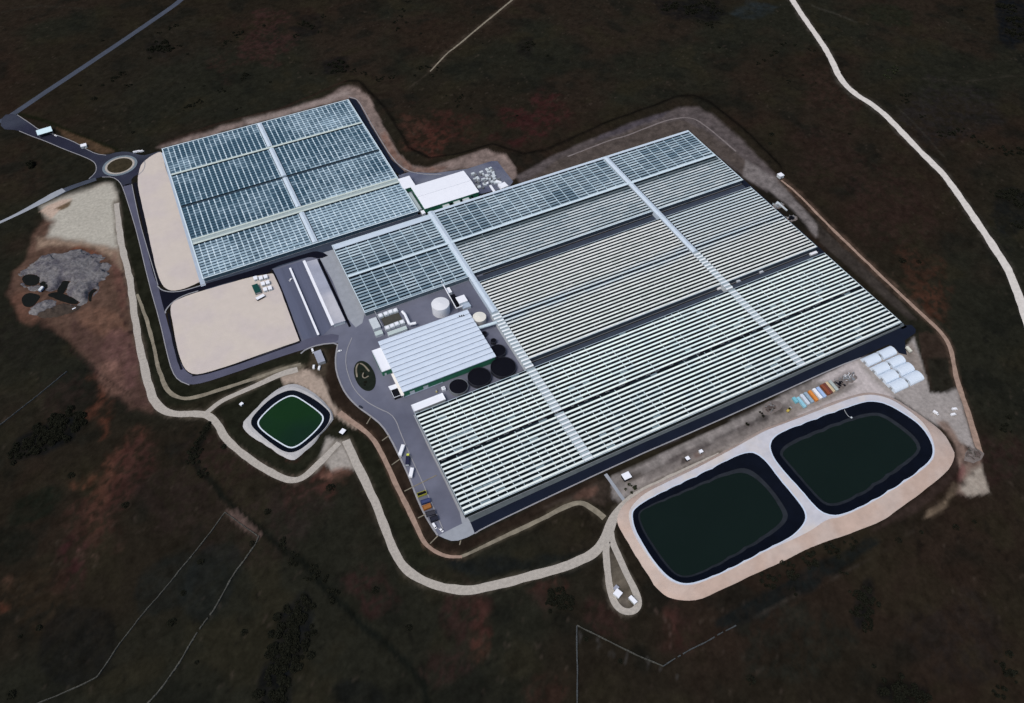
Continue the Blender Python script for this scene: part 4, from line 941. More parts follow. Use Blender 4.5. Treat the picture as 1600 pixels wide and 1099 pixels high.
# --- packing hall
hx0, hx1, hy0, hy1 = 85.8, 182.5, 431.5, 501.0
t = thing('packing_hall', 'big hall with pale ribbed roof and green south wall beside the round black tanks', 'hall', ((hx0 + hx1) / 2, (hy0 + hy1) / 2, 0))
for a, m in (((hx0, hx1, hy0, hy0 + .4), m_green), ((hx0, hx1, hy1 - .4, hy1), m_greywhite), ((hx0, hx0 + .4, hy0 + .4, hy1 - .4), m_greywhite), ((hx1 - .4, hx1, hy0 + .4, hy1 - .4), m_greywhite)):
    mb = MB(); rbox(mb, *a, 0, 9.5); part(mb, 'wall', m, t)
mb = MB(); nb = 11; p = (hy1 - hy0 + 1.6) / nb
for b in range(nb):
    ya = hy0 - .8 + b * p; x0, x1 = hx0 - .8, hx1 + .8
    prof = [(ya + .35, 9.55), (ya + p * .25, 10.05), (ya + p * .5, 10.2), (ya + p * .75, 10.05), (ya + p - .35, 9.55)]
    for k in range(4): mb.quad((x0, *prof[k]), (x1, *prof[k]), (x1, *prof[k + 1]), (x0, *prof[k + 1]), 0)
    mb.quad((x0, ya - .35, 9.4), (x1, ya - .35, 9.4), (x1, ya + .35, 9.4), (x0, ya + .35, 9.4), 1)
    mb.face([(x0, *q) for q in prof[::-1]] + [(x0, ya + .18, 9.0), (x0, ya + p - .18, 9.0)], 0)
    mb.face([(x1, *q) for q in prof] + [(x1, ya + p - .18, 9.0), (x1, ya + .18, 9.0)], 0)
rbox(mb, hx0 - .8, hx1 + .8, hy0 - 1.0, hy0 - .62, 9.0, 9.9, 0)
part(mb, 'roof', [m_hallroof, mat('roof_gutter', L(120, 132, 150), rough=.6)], t)
for dx in (6, 20):
    mb = MB(); rbox(mb, hx0 + dx, hx0 + dx + 5, hy0 - .15, hy0 + .02, .05, 5); part(mb, 'loading_door', m_greywhite, t)
mb = MB(); rbox(mb, hx0 + .5, hx0 + 40, hy0 - .5, hy0 - .1, .2, 1.0); part(mb, 'dock_ledge', m_conc_blue, t)
for k in range(3):
    c = P(718 + 3.2 * k, 494.5 - .6 * k, 10.3); mb = MB(); mb.box(*c, 10.1, .8, 1.8, .7); part(mb, 'roof_fan', m_dark, t)
building('office_annex', 'white flat annex with green wall on the west end of the ribbed hall', 'annex', rect([(582, 548), (598, 543.5), (611, 576), (596, 581.5)], 7), 7, m_green, m_white, .3, parapet=True, door=[(2, 2, 3, m_greywhite)])
t = thing('entrance_canopy', 'white stepped entrance canopy at the south-west corner of the ribbed hall', 'canopy', (*P(618, 598, 5), 0))
mb = MB()
q = PL([(611, 585), (615.5, 583), (632, 612), (631, 618), (627, 619)], 5.5); mb.prism(q[::-1], 5.1, 5.6, bottom=True)
part(mb, 'roof', mat('warm_white', L(238, 234, 228), rough=.5, var=.03), t)
q = PL([(606.5, 604), (618, 600), (621, 606), (610.5, 610)], 5.2); mb = MB(); mb.prism(q[::-1], 4.6, 5.05, bottom=True); part(mb, 'porch_roof', m_white, t)
for a in ((608.5, 606), (616.5, 585.5), (630, 617)):
    c = P(*a, 4); mb = MB(); mb.box(*c, 0, .5, .5, 4.8); part(mb, 'post', m_white, t)
r = rect([(610, 609.5), (622, 606), (626.5, 617), (616.5, 621)], 4.4)
t = thing('glazed_lobby', 'square black glazed lobby in front of the white entrance canopy', 'lobby', ((r[0] + r[1]) / 2, (r[2] + r[3]) / 2, 0))
mb = MB(); rbox(mb, *r, 0, 4.2); part(mb, 'walls', m_black, t)
mb = MB(); rbox(mb, r[0] - .3, r[1] + .3, r[2] - .3, r[2], 3.9, 4.5); rbox(mb, r[0] - .3, r[0], r[2], r[3], 3.9, 4.5); rbox(mb, r[1], r[1] + .3, r[2], r[3], 3.9, 4.5); rbox(mb, r[0] - .3, r[1] + .3, r[3], r[3] + .3, 3.9, 4.5); part(mb, 'frame', m_white, t)
building('staff_block', 'long white flat-roofed block tucked against the top corner of the white striped greenhouse', 'building', rect([(643.5, 633.5), (692, 614.5), (694.5, 624), (647, 644)], 5), 5, m_greywhite, m_white, .3, parapet=True, door=[(4, 1.4, 2.3, m_dark), (14, 3, 2.8, m_steel)])
# --- white warehouse by the storage yard
x0, x1, y0, y1 = 205.0, 274.5, 675.5, 721
t = thing('warehouse', 'white low-pitched warehouse with green walls between two greenhouses and a storage yard', 'warehouse', ((x0 + x1) / 2, (y0 + y1) / 2, 0))
for a in ((x0, x1, y0, y0 + .4), (x0, x1, y1 - .4, y1), (x0, x0 + .4, y0 + .4, y1 - .4), (x1 - .4, x1, y0 + .4, y1 - .4)):
    mb = MB(); rbox(mb, *a, 0, 7.6); part(mb, 'wall', m_green, t)
ym = (y0 + y1) / 2; o = .7
mb = MB()
mb.quad((x0 - o, y0 - o, 7.7), (x1 + o, y0 - o, 7.7), (x1 + o, ym - .15, 8.7), (x0 - o, ym - .15, 8.7), 0)
mb.quad((x0 - o, ym + .15, 8.7), (x1 + o, ym + .15, 8.7), (x1 + o, y1 + o, 7.7), (x0 - o, y1 + o, 7.7), 0)
for x, s in ((x0 - o, -1), (x1 + o, 1)):
    f = [(x, y0 - o, 7.4), (x, y1 + o, 7.4), (x, y1 + o, 7.7), (x, ym, 8.7), (x, y0 - o, 7.7)]; mb.face(f if s > 0 else f[::-1], 0)
mb.quad((x0 - o, y0 - o, 7.4), (x1 + o, y0 - o, 7.4), (x1 + o, y0 - o, 7.7), (x0 - o, y0 - o, 7.7), 0)
mb.quad((x0 - o, ym - .15, 8.68), (x1 + o, ym - .15, 8.68), (x1 + o, ym + .15, 8.68), (x0 - o, ym + .15, 8.68), 1)
part(mb, 'roof', [m_white, m_greyroof], t)
for a in ((22, 8), (36, 8), (48, 8)):
    mb = MB(); rbox(mb, x0 + a[0], x0 + a[0] + a[1], y0 - 4.5, y0 - .05, 0, 4.2); part(mb, 'loading_dock', m_greywhite, t)
for a in (32, 46, 59):
    mb = MB(); rbox(mb, x0 + a, x0 + a + 3, y0 - .2, y0 - .02, .1, 4.5); part(mb, 'loading_door', m_dark, t)
building('warehouse_annex', 'square white annex with rounded corner between the separate greenhouse and the white warehouse', 'annex', rect([(622, 280), (640, 275), (648, 290), (630, 296.5)], 6.5), 6.5, m_green, m_white, .3)
building('lean_to', 'grey sloping lean-to on the west side of the white warehouse', 'shed', rect([(636, 303), (643, 300.5), (657, 326), (652, 330)], 4), 4, m_greywhite, mat('grey_lean_roof', L(168, 180, 182), rough=.6, spec=.2, var=.12, scale=.3), .3)
building('pump_house', 'small white cube at the corner where the gallery roof meets the white warehouse', 'hut', rect([(657, 330), (662, 328.5), (664.5, 333), (660, 334.5)], 4), 4, m_greywhite, m_white, .2)
# --- tanks
def tank(label, px, py, r, h, sm_, tm, cone=1.0, group=None, rim=True):
    c = P(px, py, h); t = thing('storage_tank', label, 'tank', (*c, 0), 0, group)
    mb = MB(); mb.cyl(0, 0, 0, r, h, 48); o = mb.build('shell', sm_, t, smooth=False)
    mb = MB(); mb.cyl(0, 0, h, r * 1.01, .25, 48, 0, 0, cone); mb.build('roof', tm, t)
    mb = MB()
    mb.tube((r + .3, -.4, 0), (r + .3, -.4, h + .8), .06); mb.tube((r + .3, .4, 0), (r + .3, .4, h + .8), .06)
    for k in range(int(h / .6)): mb.tube((r + .3, -.4, .4 + k * .6), (r + .3, .4, .4 + k * .6), .04, 4)
    mb.build('ladder', m_steel, t)
    return t
tank('big white heat storage tank standing behind the ribbed hall', 688, 475, 9.4, 12.0, m_tankwhite, m_tankwhite, 1.3)
tank('squat cream tank at the east end of the ribbed hall', 749, 495.5, 7.0, 7.5, mat('grey_tank_shell', L(176, 174, 172), rough=.5, var=.06), m_tankcream, 1.0)
def basin(label, px, py, r, h, wall, group='round black water tanks'):
    c = P(px, py, h); t = thing('water_tank', label, 'tank', (*c, 0), 0, group)
    mb = MB(); mb.ring(0, 0, 0, h, r - .35, r, 56); mb.build('wall', wall, t)
    mb = MB(); mb.cyl(0, 0, h - .9, r - .4, .05, 56, 0, 0, .5); mb.build('cover', m_dark, t)
    return t
m_galv = mat('galvanised_wall', L(120, 126, 130), rough=.5, spec=.4, var=.2, scale=.4)
m_bl = mat('black_tank_wall', L(44, 46, 54), rough=.6, var=.2, scale=.4)
basin('black round tank with a visible grey rim, smallest and westernmost of the row', 716.5, 603.5, 9.4, 4.5, m_galv)
basin('black round tank in the middle of the row by the green hall wall', 749, 588.5, 11.6, 4.5, m_bl)
basin('largest black round tank at the east end of the row by the striped greenhouse', 786.3, 573, 12.7, 4.5, m_bl)
basin('black round tank behind the largest one, beside the end wall of the hall', 778, 547.5, 8.0, 5, m_bl)
basin('tiny black round tank beside the white pipe bridge at the hall end', 757, 520.5, 2.7, 4, m_bl, 'small black tanks')
basin('small black round tank touching the one behind the largest black tank', 771, 532, 3.0, 4, m_bl, 'small black tanks')
# --- plant area between hall and grey-blue greenhouse
def bx(name, label, cat, px, z, wm, rm, group=None, **k): return building(name, label, cat, rect(px, z), z, wm, rm, .1, .25, group, **k)
bx('cooling_plant', 'pale louvred plant container at the corner of the loading yard', 'container', [(576.5, 499), (588, 495.5), (594, 511), (583, 514.5)], 4, m_greywhite, m_greywhite)
bx('switch_room', 'low pale switch room next to the louvred plant container', 'hut', [(585, 519), (596, 515), (598.5, 521), (587, 525)], 3.5, m_greywhite, mat('greenish_roof', L(186, 200, 198), rough=.6, var=.08))
bx('service_wing', 'narrow pale service wing along the north side of the ribbed hall', 'annex', [(605, 519), (634, 509.5), (637, 514.5), (607, 524)], 4, m_greywhite, mat('greenish_roof'))
q = rect([(594, 497), (621, 488), (630, 500), (602, 510)], 1.0)
mb = MB(); rbox(mb, *q, .1, 1.0); tag(mb.build('plant_platform', m_olive), 'dark olive platform between two rows of white coolers', 'platform')
def cooler(px, py, lab, first=None):
    c = P(px, py, 3.6)
    t = thing('cooling_unit', lab, 'cooling unit', (*c, 0), 0, 'white coolers round the dark platform')
    mb = MB(); mb.box(0, 0, .4, 5.0, 5.4, 3.0, bottom=True); mb.build('housing', m_greywhite, t)
    mb = MB(); mb.cyl(0, 0, 3.4, 1.9, .35, 20); mb.build('fan_cowl', m_white, t)
    for sx in (-2, 2):
        mb = MB(); mb.box(sx, 0, 0, .4, 4.6, .4); mb.build('skid', m_steel, t)
for k, c in enumerate([(594.5, 492.5), (602.8, 489.5), (610, 486.7), (617.5, 484.5)]):
    cooler(*c, ['white cooler at the west end of the row behind the dark platform', 'second white cooler from the west in the row behind the dark platform', 'third white cooler from the west in the row behind the dark platform', 'white cooler at the east end of the row behind the dark platform'][k])
for k, c in enumerate([(605, 511.5), (612.5, 508.5), (620, 505.5), (628, 502.8)]):
    cooler(*c, ['white cooler at the west end of the row between platform and hall', 'second white cooler from the west in the row between platform and hall', 'third white cooler from the west in the row between platform and hall', 'white cooler at the east end of the row between platform and hall'][k])
def pipe(name, label, pts, r, m, legs=True):
    c = P(*pts[0][:2], pts[0][2]); t = thing(name, label, 'pipe', (*c, 0)); off = tuple(t.location)
    w3 = [(*P(a, b, z), z) for a, b, z in pts]
    mb = MB()
    for a, b in zip(w3[:-1], w3[1:]): mb.tube(a, b, r, 8)
    mb.build('pipe', m, t, off=off)
    if legs:
        for a, b in zip(w3[:-1], w3[1:]):
            for f in (.15, .85):
                x, y, z = (a[i] + (b[i] - a[i]) * f for i in range(3)); mb = MB(); mb.box(x, y, 0, .3, .3, max(.2, z - r)); mb.build('support', m_steel, t, off=off)
pipe('air_duct', 'thick white duct bent between the coolers and the ribbed hall', [(628.5, 487, 5), (633, 492, 5), (640, 507, 5), (650, 505, 5)], 1.5, m_white)
pipe('pipe_bridge', 'thin white pipe bridge running beside the big white tank', [(689, 439, 6), (713, 482, 6), (723, 478, 6)], .55, m_white)
pipe('service_pipe', 'thin grey pipe along the plant corner west of the dark platform', [(584.5, 485, 4), (598, 510, 4)], .35, m_steel)
pipe('pipe_bridge', 'broad white pipe bridge crossing from hall end to striped greenhouse', [(745, 513.5, 6), (776, 504, 6)], 1.7, m_alu)
bx('transformer', 'small white box near the top of the pipe bridge', 'hut', [(698, 450), (703.5, 448.5), (704.5, 456.5), (700, 459)], 3.5, m_greywhite, m_white)
bx('boiler_shed', 'black flat shed beside the pipe bridge and big white tank', 'shed', [(703, 462), (710, 459), (719, 475), (711, 478)], 5, m_dark, m_dark)
bx('boiler_house', 'white boiler house with a lower step behind the ribbed hall', 'building', [(711, 465), (725, 461), (731, 470), (718, 474.5)], 6, m_greywhite, m_white)
bx('boiler_step', 'low pale block stepping down from the white boiler house', 'annex', [(720, 476), (732, 471), (735.5, 478), (724, 483)], 3.5, m_greywhite, m_conc_blue)
for k, (a, lab) in enumerate([((757, 566), 'white air unit by the green wall near the largest black tank'), ((723.5, 577.5), 'larger white air unit against the green wall above the black tanks'), ((716.5, 582), 'small white cabinet left of the larger air unit on the green wall'), ((697.5, 588), 'slim pale cabinet on the green wall behind the grey rimmed tank'), ((693, 607), 'pale cabinet on the ground west of the grey rimmed tank')]):
    c = P(*a, 3); t = thing('air_unit', lab, 'air unit', (*c, 0), 0, 'white units along the hall wall')
    s = [4.6, 6.5, 3, 2.4, 3.5][k]; mb = MB(); mb.box(0, 0, .2, s, s * 1.1, 3.2); mb.build('housing', m_white, t)
    mb = MB(); mb.cyl(0, 0, 3.4, s * .35, .3, 16); mb.build('fan_cowl', m_greywhite, t)
# --- carport area
a0, a1 = P(452, 419, 3), P(498.5, 523, 3); b0, b1 = P(476, 409, 4), P(519, 503, 4)
def canopy(label, x0, x1, y0, y1, z, m, posts):
    t = thing('walkway_canopy', label, 'canopy', ((x0 + x1) / 2, (y0 + y1) / 2, 0))
    mb = MB(); rbox(mb, x0, x1, y0, y1, z - .25, z); part(mb, 'roof', m, t)
    for k in range(posts):
        y = y0 + 1 + (y1 - y0 - 2) * k / (posts - 1); mb = MB(); mb.box((x0 + x1) / 2, y, 0, .25, .25, z - .2); part(mb, 'post', m_steel, t)
    return t
ym0, ym1 = sorted((a0[1], a1[1])); xm = (a0[0] + a1[0]) / 2
canopy('thin white walkway canopy down the middle of the car park', xm - 1.1, xm + 1.1, ym0, ym1, 3, m_white, 9)
r = rect([(477, 410), (494, 404.5), (540, 500), (520, 508)], 5)
x0, x1, y0, y1 = r
t = thing('long_shed', 'long grey-roofed shed with a white left edge beside the car park', 'shed', ((x0 + x1) / 2, (y0 + y1) / 2, 0))
mb = MB(); rbox(mb, x0 + .5, x1 - .5, y0 + .5, y1 - .5, 0, 4.2); part(mb, 'walls', m_greywhite, t)
mb = MB(); mb.quad((x0 + 1.2, y0, 5.2), (x1, y0, 4.4), (x1, y1, 4.4), (x0 + 1.2, y1, 5.2)); mb.quad((x0 + 1.2, y0, 5.2), (x0 + 1.2, y1, 5.2), (x0 + 1.2, y1, 4.2), (x0 + 1.2, y0, 4.2))
mb.face([(x0 + 1.2, y0, 4.2), (x1, y0, 4.1), (x1, y0, 4.4), (x0 + 1.2, y0, 5.2)]); mb.quad((x1, y0, 4.1), (x1, y1, 4.1), (x1, y1, 4.4), (x1, y0, 4.4)); mb.face([(x0 + 1.2, y1, 4.2), (x0 + 1.2, y1, 5.2), (x1, y1, 4.4), (x1, y1, 4.1)])
part(mb, 'roof', mat('shed_roof', L(160, 164, 178), rough=.5, spec=.3, var=.16, scale=.06, col2=L(186, 186, 192)), t)
mb = MB(); mb.box(x0 - .4, (y0 + y1) / 2 + 2, 4.0, 3.0, y1 - y0 + 4, .5); part(mb, 'white_eaves', m_white, t)
# --- shed by the small pond track
bx('tool_shed', 'grey ribbed shed on the verge between sand yard and turning loop', 'shed', [(493, 548), (504, 546.5), (505.5, 566), (492.5, 568)], 4, m_steel, m_greyroof)
# --- huts
def hut(label, px, py, sx, sy, h, wm=None, rm=None, rz=0, name='utility_hut'):
    c = P(px, py, h); t = thing(name, label, 'hut', (*c, 0), rz)
    mb = MB(); mb.box(0, 0, 0, sx, sy, h - .2); mb.build('walls', wm or m_greywhite, t)
    mb = MB(); mb.box(0, 0, h - .2, sx + .4, sy + .4, .25); mb.build('roof', rm or m_white, t)
    mb = MB(); mb.box(0, -sy / 2 - .03, .05, 1.1, .08, 2.0); mb.build('door', m_dark, t)
hut('white hut at the tip of the grass by the small green pond', 535.2, 674, 5, 4, 3, m_dark, None, .6)
hut('white cube hut standing alone at the top of the eastern track', 1220, 273, 6, 6, 4)
hut('white hut on the slope between the navy road and the gravel track', 979, 743.5, 7, 6, 4, m_dark)
hut('tiny white hut with a dark side on the gravel bank above the ponds', 1074.5, 716, 3.2, 3.2, 3, m_dark)
hut('tiny pale hut upslope of the dark-sided one on the gravel bank', 1095.5, 705, 3, 2.6, 2.5)
hut('white square cabin inside the gravel loop track', 965.5, 927, 5.2, 5.2, 3, None, None, .4)
hut('grey cabin behind the white one inside the gravel loop track', 963, 918.5, 3.6, 3, 2.6, m_steel, m_greyroof, .4)
hut('narrow white cabin on the east side of the gravel loop track', 989, 937, 2.8, 6.5, 3, None, None, .25)
hut('grey box on the pale bank between the two large reservoirs', 1190.5, 699, 4.5, 4.5, 3, m_steel, mat('bluegrey_roof', L(140, 156, 166), rough=.6), .3)
hut('small grey box on the pale bank at the reservoir corner', 999.5, 780, 4, 3, 2.4, m_steel, m_greyroof, .4)
hut('white valve hut at the pond end of the yellow-brown patch', 377, 631, 3, 2.5, 2.2, None, None, .5)
# gatehouse
t = thing('gatehouse_canopy', 'broad flat white gatehouse roof over the dark access road', 'gatehouse', (*P(69, 204.5, 5), 0), .1)
mb = MB(); mb.box(0, 0, 4.6, 19, 13, .5); mb.build('roof', mat('bluish_white', L(214, 238, 244), rough=.5, var=.03), t)
mb = MB(); mb.box(0, 0, 0, 7, 4, 4.6); mb.build('booth', m_wall_glass, t)
for sx in (-8.5, 8.5):
    for sy in (-5.5, 5.5):
        mb = MB(); mb.box(sx, sy, 0, .4, .4, 4.6); mb.build('post', m_steel, t)
hut('small white kiosk at the roadside between gatehouse and roundabout', 130.2, 226.8, 7, 6, 3.2)
# --- storage tunnels
r0 = [P(1347.5, 559, 3), P(1367.5, 551.5, 3), P(1378, 563.5, 3), P(1359, 571.5, 3)]
def tunnel(label, quad, group='white film tunnels'):
    x0, x1, y0, y1 = quad
    t = thing('storage_tunnel', label, 'tunnel', ((x0 + x1) / 2, (y0 + y1) / 2, 0), 0, group)
    L2 = x1 - x0; W2 = (y1 - y0) / 2; n = 14; mb = MB()
    pr = [(W2 * math.cos(math.pi * k / n), .8 + 3.4 * math.sin(math.pi * k / n)) for k in range(n + 1)]
    pr = [(W2, 0)] + pr + [(-W2, 0)]
    for k in range(len(pr) - 1):
        a, b = pr[k], pr[k + 1]; mb.quad((-L2 / 2, a[0], a[1]), (L2 / 2, a[0], a[1]), (L2 / 2, b[0], b[1]), (-L2 / 2, b[0], b[1]))
    mb.build('film_cover', m_tunnel, t, smooth=False)
    for s in (-1, 1):
        mb = MB(); f = [(s * L2 / 2, a, b) for a, b in pr]; mb.face(f if s > 0 else f[::-1]); mb.build('end_wall', m_tunnel, t)
    mb = MB(); mb.box(-L2 / 2 - .05, 0, .05, .1, 3, 2.8); mb.build('door', m_steel, t)
tunnel('white film tunnel at the north end of the western row, set apart by a gap', (507.6, 524.4, 261.2, 272.2))
tunnel('second white film tunnel down the western row, just past the gap', (507.6, 524.4, 249.2, 259.6))
tunnel('third white film tunnel down the western row', (507.6, 524.4, 237.6, 249.0))
tunnel('white film tunnel at the pond end of the western row', (507.6, 524.4, 225.4, 237.4))
tunnel('white film tunnel at the north end of the eastern row, nearest the navy road', (527.6, 544.6, 261.2, 272.2))
tunnel('second white film tunnel down the eastern row', (527.6, 544.6, 249.2, 259.6))
tunnel('third white film tunnel down the eastern row', (527.6, 544.6, 237.6, 249.0))
tunnel('white film tunnel at the south end of the eastern row, by the dark field', (527.6, 544.6, 225.4, 237.4))

# ================================================================== VEHICLES AND LOOSE OBJECTS
def heading(a, b, z=0):
    p, q = P(*a, z), P(*b, z); return math.atan2(q[1] - p[1], q[0] - p[0])
def wheels(t, xs, tr, r=.33, wd=.24):
    for x in xs:
        for s in (-1, 1):
            mb = MB(); mb.wheel(x, s * tr, r, wd); mb.build('wheel', m_tyre, t)
def car(label, px, py, rz, paintm, van=False, group='parked cars and vans', z=.2):
    t = thing('parked_van' if van else 'parked_car', label, 'van' if van else 'car', (*P(px, py, z + .8), z), rz, group)
    Lc, wd = (5.4, 2.0) if van else (4.4, 1.8)
    if van: pr = [(-2.7, .35), (2.7, .35), (2.7, .95), (2.15, 1.15), (1.5, 2.2), (-2.65, 2.3)]
    else: pr = [(-2.2, .35), (2.2, .35), (2.15, .75), (1.2, .95), (.5, 1.42), (-1.2, 1.45), (-2.0, .98), (-2.2, .9)]
    mb = MB(); w2 = wd / 2
    def sec(a): return .86 if a > 1.0 and not van else (.94 if a > 1.2 else 1)
    n = len(pr)
    for k in range(n):
        a, b = pr[k], pr[(k + 1) % n]
        mb.quad((a[0], -w2 * sec(a[1]), a[1]), (b[0], -w2 * sec(b[1]), b[1]), (b[0], w2 * sec(b[1]), b[1]), (a[0], w2 * sec(a[1]), a[1]))
    mb.face([(a, -w2 * sec(b), b) for a, b in pr]); mb.face([(a, w2 * sec(b), b) for a, b in pr[::-1]])
    mb.build('body', paintm, t)
    mb = MB()
    if van: mb.quad((2.12, -.8, 1.2), (2.12, .8, 1.2), (1.56, .75, 2.14), (1.56, -.75, 2.14)); o = (.02, 0, .02)
    else:
        mb.quad((1.16, -.72, .99), (1.16, .72, .99), (.55, .68, 1.42), (.55, -.68, 1.42)); mb.quad((-1.25, -.68, 1.45), (-1.25, .68, 1.45), (-1.93, .72, 1.03), (-1.93, -.72, 1.03))
    mb.v = [(a + (.03 if a > 0 else -.03), b, c + .03) for a, b, c in mb.v]
    mb.build('windscreen', m_black, t)
    wheels(t, (-1.35, 1.35) if not van else (-1.7, 1.7), w2 - .1)
    return t
WH = paint(236, 238, 242)
def trailer(label, a, b, col, ln=None, h=3.6, wd=2.6, name='box_trailer', cab=None, group='trailers along the yard kerb'):
    p, q = P(*a, h), P(*b, h); c = ((p[0] + q[0]) / 2, (p[1] + q[1]) / 2); rz = math.atan2(q[1] - p[1], q[0] - p[0]); ln = ln or math.hypot(q[0] - p[0], q[1] - p[1])
    t = thing(name, label, 'lorry' if cab else 'trailer', (*c, .2), rz, group)
    mb = MB(); mb.box(0, 0, 1.1, ln, wd, h - 1.1); mb.build('box', col, t)
    mb = MB(); mb.box(0, 0, .8, ln - .4, 1.0, .28); mb.build('chassis', m_dark, t)
    mb = MB(); mb.box(-ln / 2 - .04, 0, 1.2, .08, wd - .2, h - 1.4); mb.build('rear_door', m_greywhite, t)
    wheels(t, (-ln / 2 + 1.2, -ln / 2 + 2.5), wd / 2 - .2, .5, .3)
    if cab:
        x = ln / 2 + 1.5
        mb = MB(); mb.prism([(x - 1.1, -1.2), (x + 1.1, -1.2), (x + 1.1, 1.2), (x - 1.1, 1.2)], .7, 3.3, taper=.08); mb.build('cab', cab, t)
        mb = MB(); mb.box(x + 1.05, 0, 1.9, .12, 2.0, .9); mb.build('windscreen', m_black, t)
        wheels(t, (x,), 1.0, .5, .3)
    else:
        for s in (-1, 1):
            mb = MB(); mb.box(ln / 2 - 2.5, s * .8, 0, .15, .15, .85); mb.build('landing_leg', m_steel, t)
    return t
trailer('upper white box trailer angled against the yard kerb, beside the yellow cab', (630, 695), (624.5, 711), WH, wd=3.2)
trailer('lower white box trailer angled against the yard kerb', (644, 731), (641, 745), WH, wd=3.2)
trailer('lorry with yellow-green cab and long navy trailer parked between two white trailers', (636, 726), (637, 713), paint(32, 33, 58), ln=9, h=3.4, wd=3.2, name='lorry', cab=paint(206, 214, 92))
def skip(label, a, b, outc, inc, h=2.6, wd=4.4):
    p, q = P(*a, h), P(*b, h); c = ((p[0] + q[0]) / 2, (p[1] + q[1]) / 2); rz = math.atan2(q[1] - p[1], q[0] - p[0]); ln = math.hypot(q[0] - p[0], q[1] - p[1])
    t = thing('skip_container', label, 'skip', (*c, .2), rz, 'open skips along the yard kerb')
    mb = MB(); w2 = wd / 2; l2 = ln / 2
    for a_ in ((-l2, l2, -w2, -w2 + .25), (-l2, l2, w2 - .25, w2), (-l2, -l2 + .25, -w2 + .25, w2 - .25), (l2 - .25, l2, -w2 + .25, w2 - .25)): rbox(mb, *a_, .3, h)
    x = -l2 + .8
    while x < l2 - .4:
        for s in (-1, 1): mb.box(x, s * (w2 + .06), .35, .2, .12, h - .5)
        x += 1.4
    rbox(mb, -l2, l2, -w2, w2, .2, .3); mb.build('tub', outc, t)
    mb = MB(); rbox(mb, -l2 + .25, l2 - .25, -w2 + .25, w2 - .25, .3, h * .72); mb.build('load', inc, t)
    for s in (-1, 1):
        mb = MB(); mb.box(0, s * (w2 - .7), 0, ln - 1, .25, .2); mb.build('runner', m_dark, t)
skip('open skip with a bright yellow long side, uppermost of the row at the kerb', (652, 773.5), (666, 768.5), paint(168, 164, 60), m_dark, wd=3.6)
skip('open blue skip between the yellow and the orange ones at the kerb', (657.5, 785), (672, 780.5), paint(52, 62, 104), paint(58, 68, 108), wd=3.6)
skip('open orange skip at the kerb', (660.5, 794), (673, 789), paint(168, 108, 44), paint(150, 100, 52), wd=4)
skip('open dark grey skip just below the orange one at the kerb', (665, 803.5), (680, 799.5), paint(62, 62, 72), paint(54, 54, 62), wd=4)
skip('open black skip above the two white cars at the kerb end', (672, 812), (684, 808), paint(30, 31, 40), paint(34, 36, 48), wd=4.6)
car('white van at the very end of the yard kerb, left of the smaller car', 679, 822.5, heading((676, 818), (682, 827)), WH, True)
car('small white car next to the pale concrete corner at the end of the yard', 689.5, 828.3, heading((687, 826), (692, 831)), WH)
car('white car in the car park beside the thin white canopy', 454.3, 437, heading((452, 440), (457, 434)), WH)
car('white van parked below the grey ribbed shed, left of the other', 490.5, 573.5, heading((490, 577), (491, 570)), WH, True, z=.1)
car('white van parked below the grey ribbed shed, right of the other', 499, 575, heading((498, 579), (500, 571)), WH, True, z=.1)
car('small pale van on the kerb left of the grey ribbed shed roof', 488.8, 549, heading((488, 546), (490, 552)), WH, True, z=.2)
car('white car on the left kerb of the turning loop near its top', 530.5, 548.5, heading((528, 549), (533, 547)), WH, z=.2)
car('dark car on the left kerb of the turning loop near its foot', 563.5, 636, heading((561, 634), (566, 637)), paint(44, 48, 60), z=.2)
car('white car by the verge just below the gatehouse roof', 87, 212, heading((84, 211), (90, 213)), WH, z=.2)
car('white van on the roundabout edge, leftmost of three', 211.5, 238, heading((209, 238.6), (214, 237.4)), WH, True, z=.2)
car('white van on the roundabout edge, between two others', 216.5, 237, heading((214, 237.6), (219, 236.4)), WH, True, z=.2)
car('white van on the roundabout edge, nearest the greenhouse', 221.5, 236.8, heading((219, 237.4), (224, 236.2)), WH, True, z=.2)
car('white car standing alone on the gravel yard south of the film tunnels', 1462, 645.5, heading((1458, 643), (1466, 648)), WH, True, z=.1)
car('white van on the gravel by the field edge, the farther of two', 1491.5, 639.5, heading((1487, 640), (1496, 639)), WH, True, z=.1)
car('white van on the gravel by the field edge, the nearer of two', 1489.5, 648, heading((1485, 649), (1494, 647)), WH, True, z=.1)
car('white van in the lower dark alley near the second gallery', 1124, 451.5, heading((1119, 454), (1130, 449)), WH, True, z=.25)
car('pale van in the lower dark alley just east of the second gallery', 1154, 440, heading((1148, 442), (1160, 438)), paint(196, 204, 214), True, z=.25)
car('pale van in the lower dark alley midway along its eastern part', 1190, 425.5, heading((1184, 428), (1196, 423)), paint(206, 212, 220), True, z=.25)
trailer('white box trailer in the lower dark alley at its east end', (1266, 397.5), (1276.5, 393.5), WH, h=3.2, wd=3.0, group='vehicles in the alley')
trailer('long pale trailer parked on the navy road by the film tunnels', (1417, 541.5), (1424, 549), paint(214, 214, 200), h=3.2, wd=2.6, group='vehicles on the navy road')
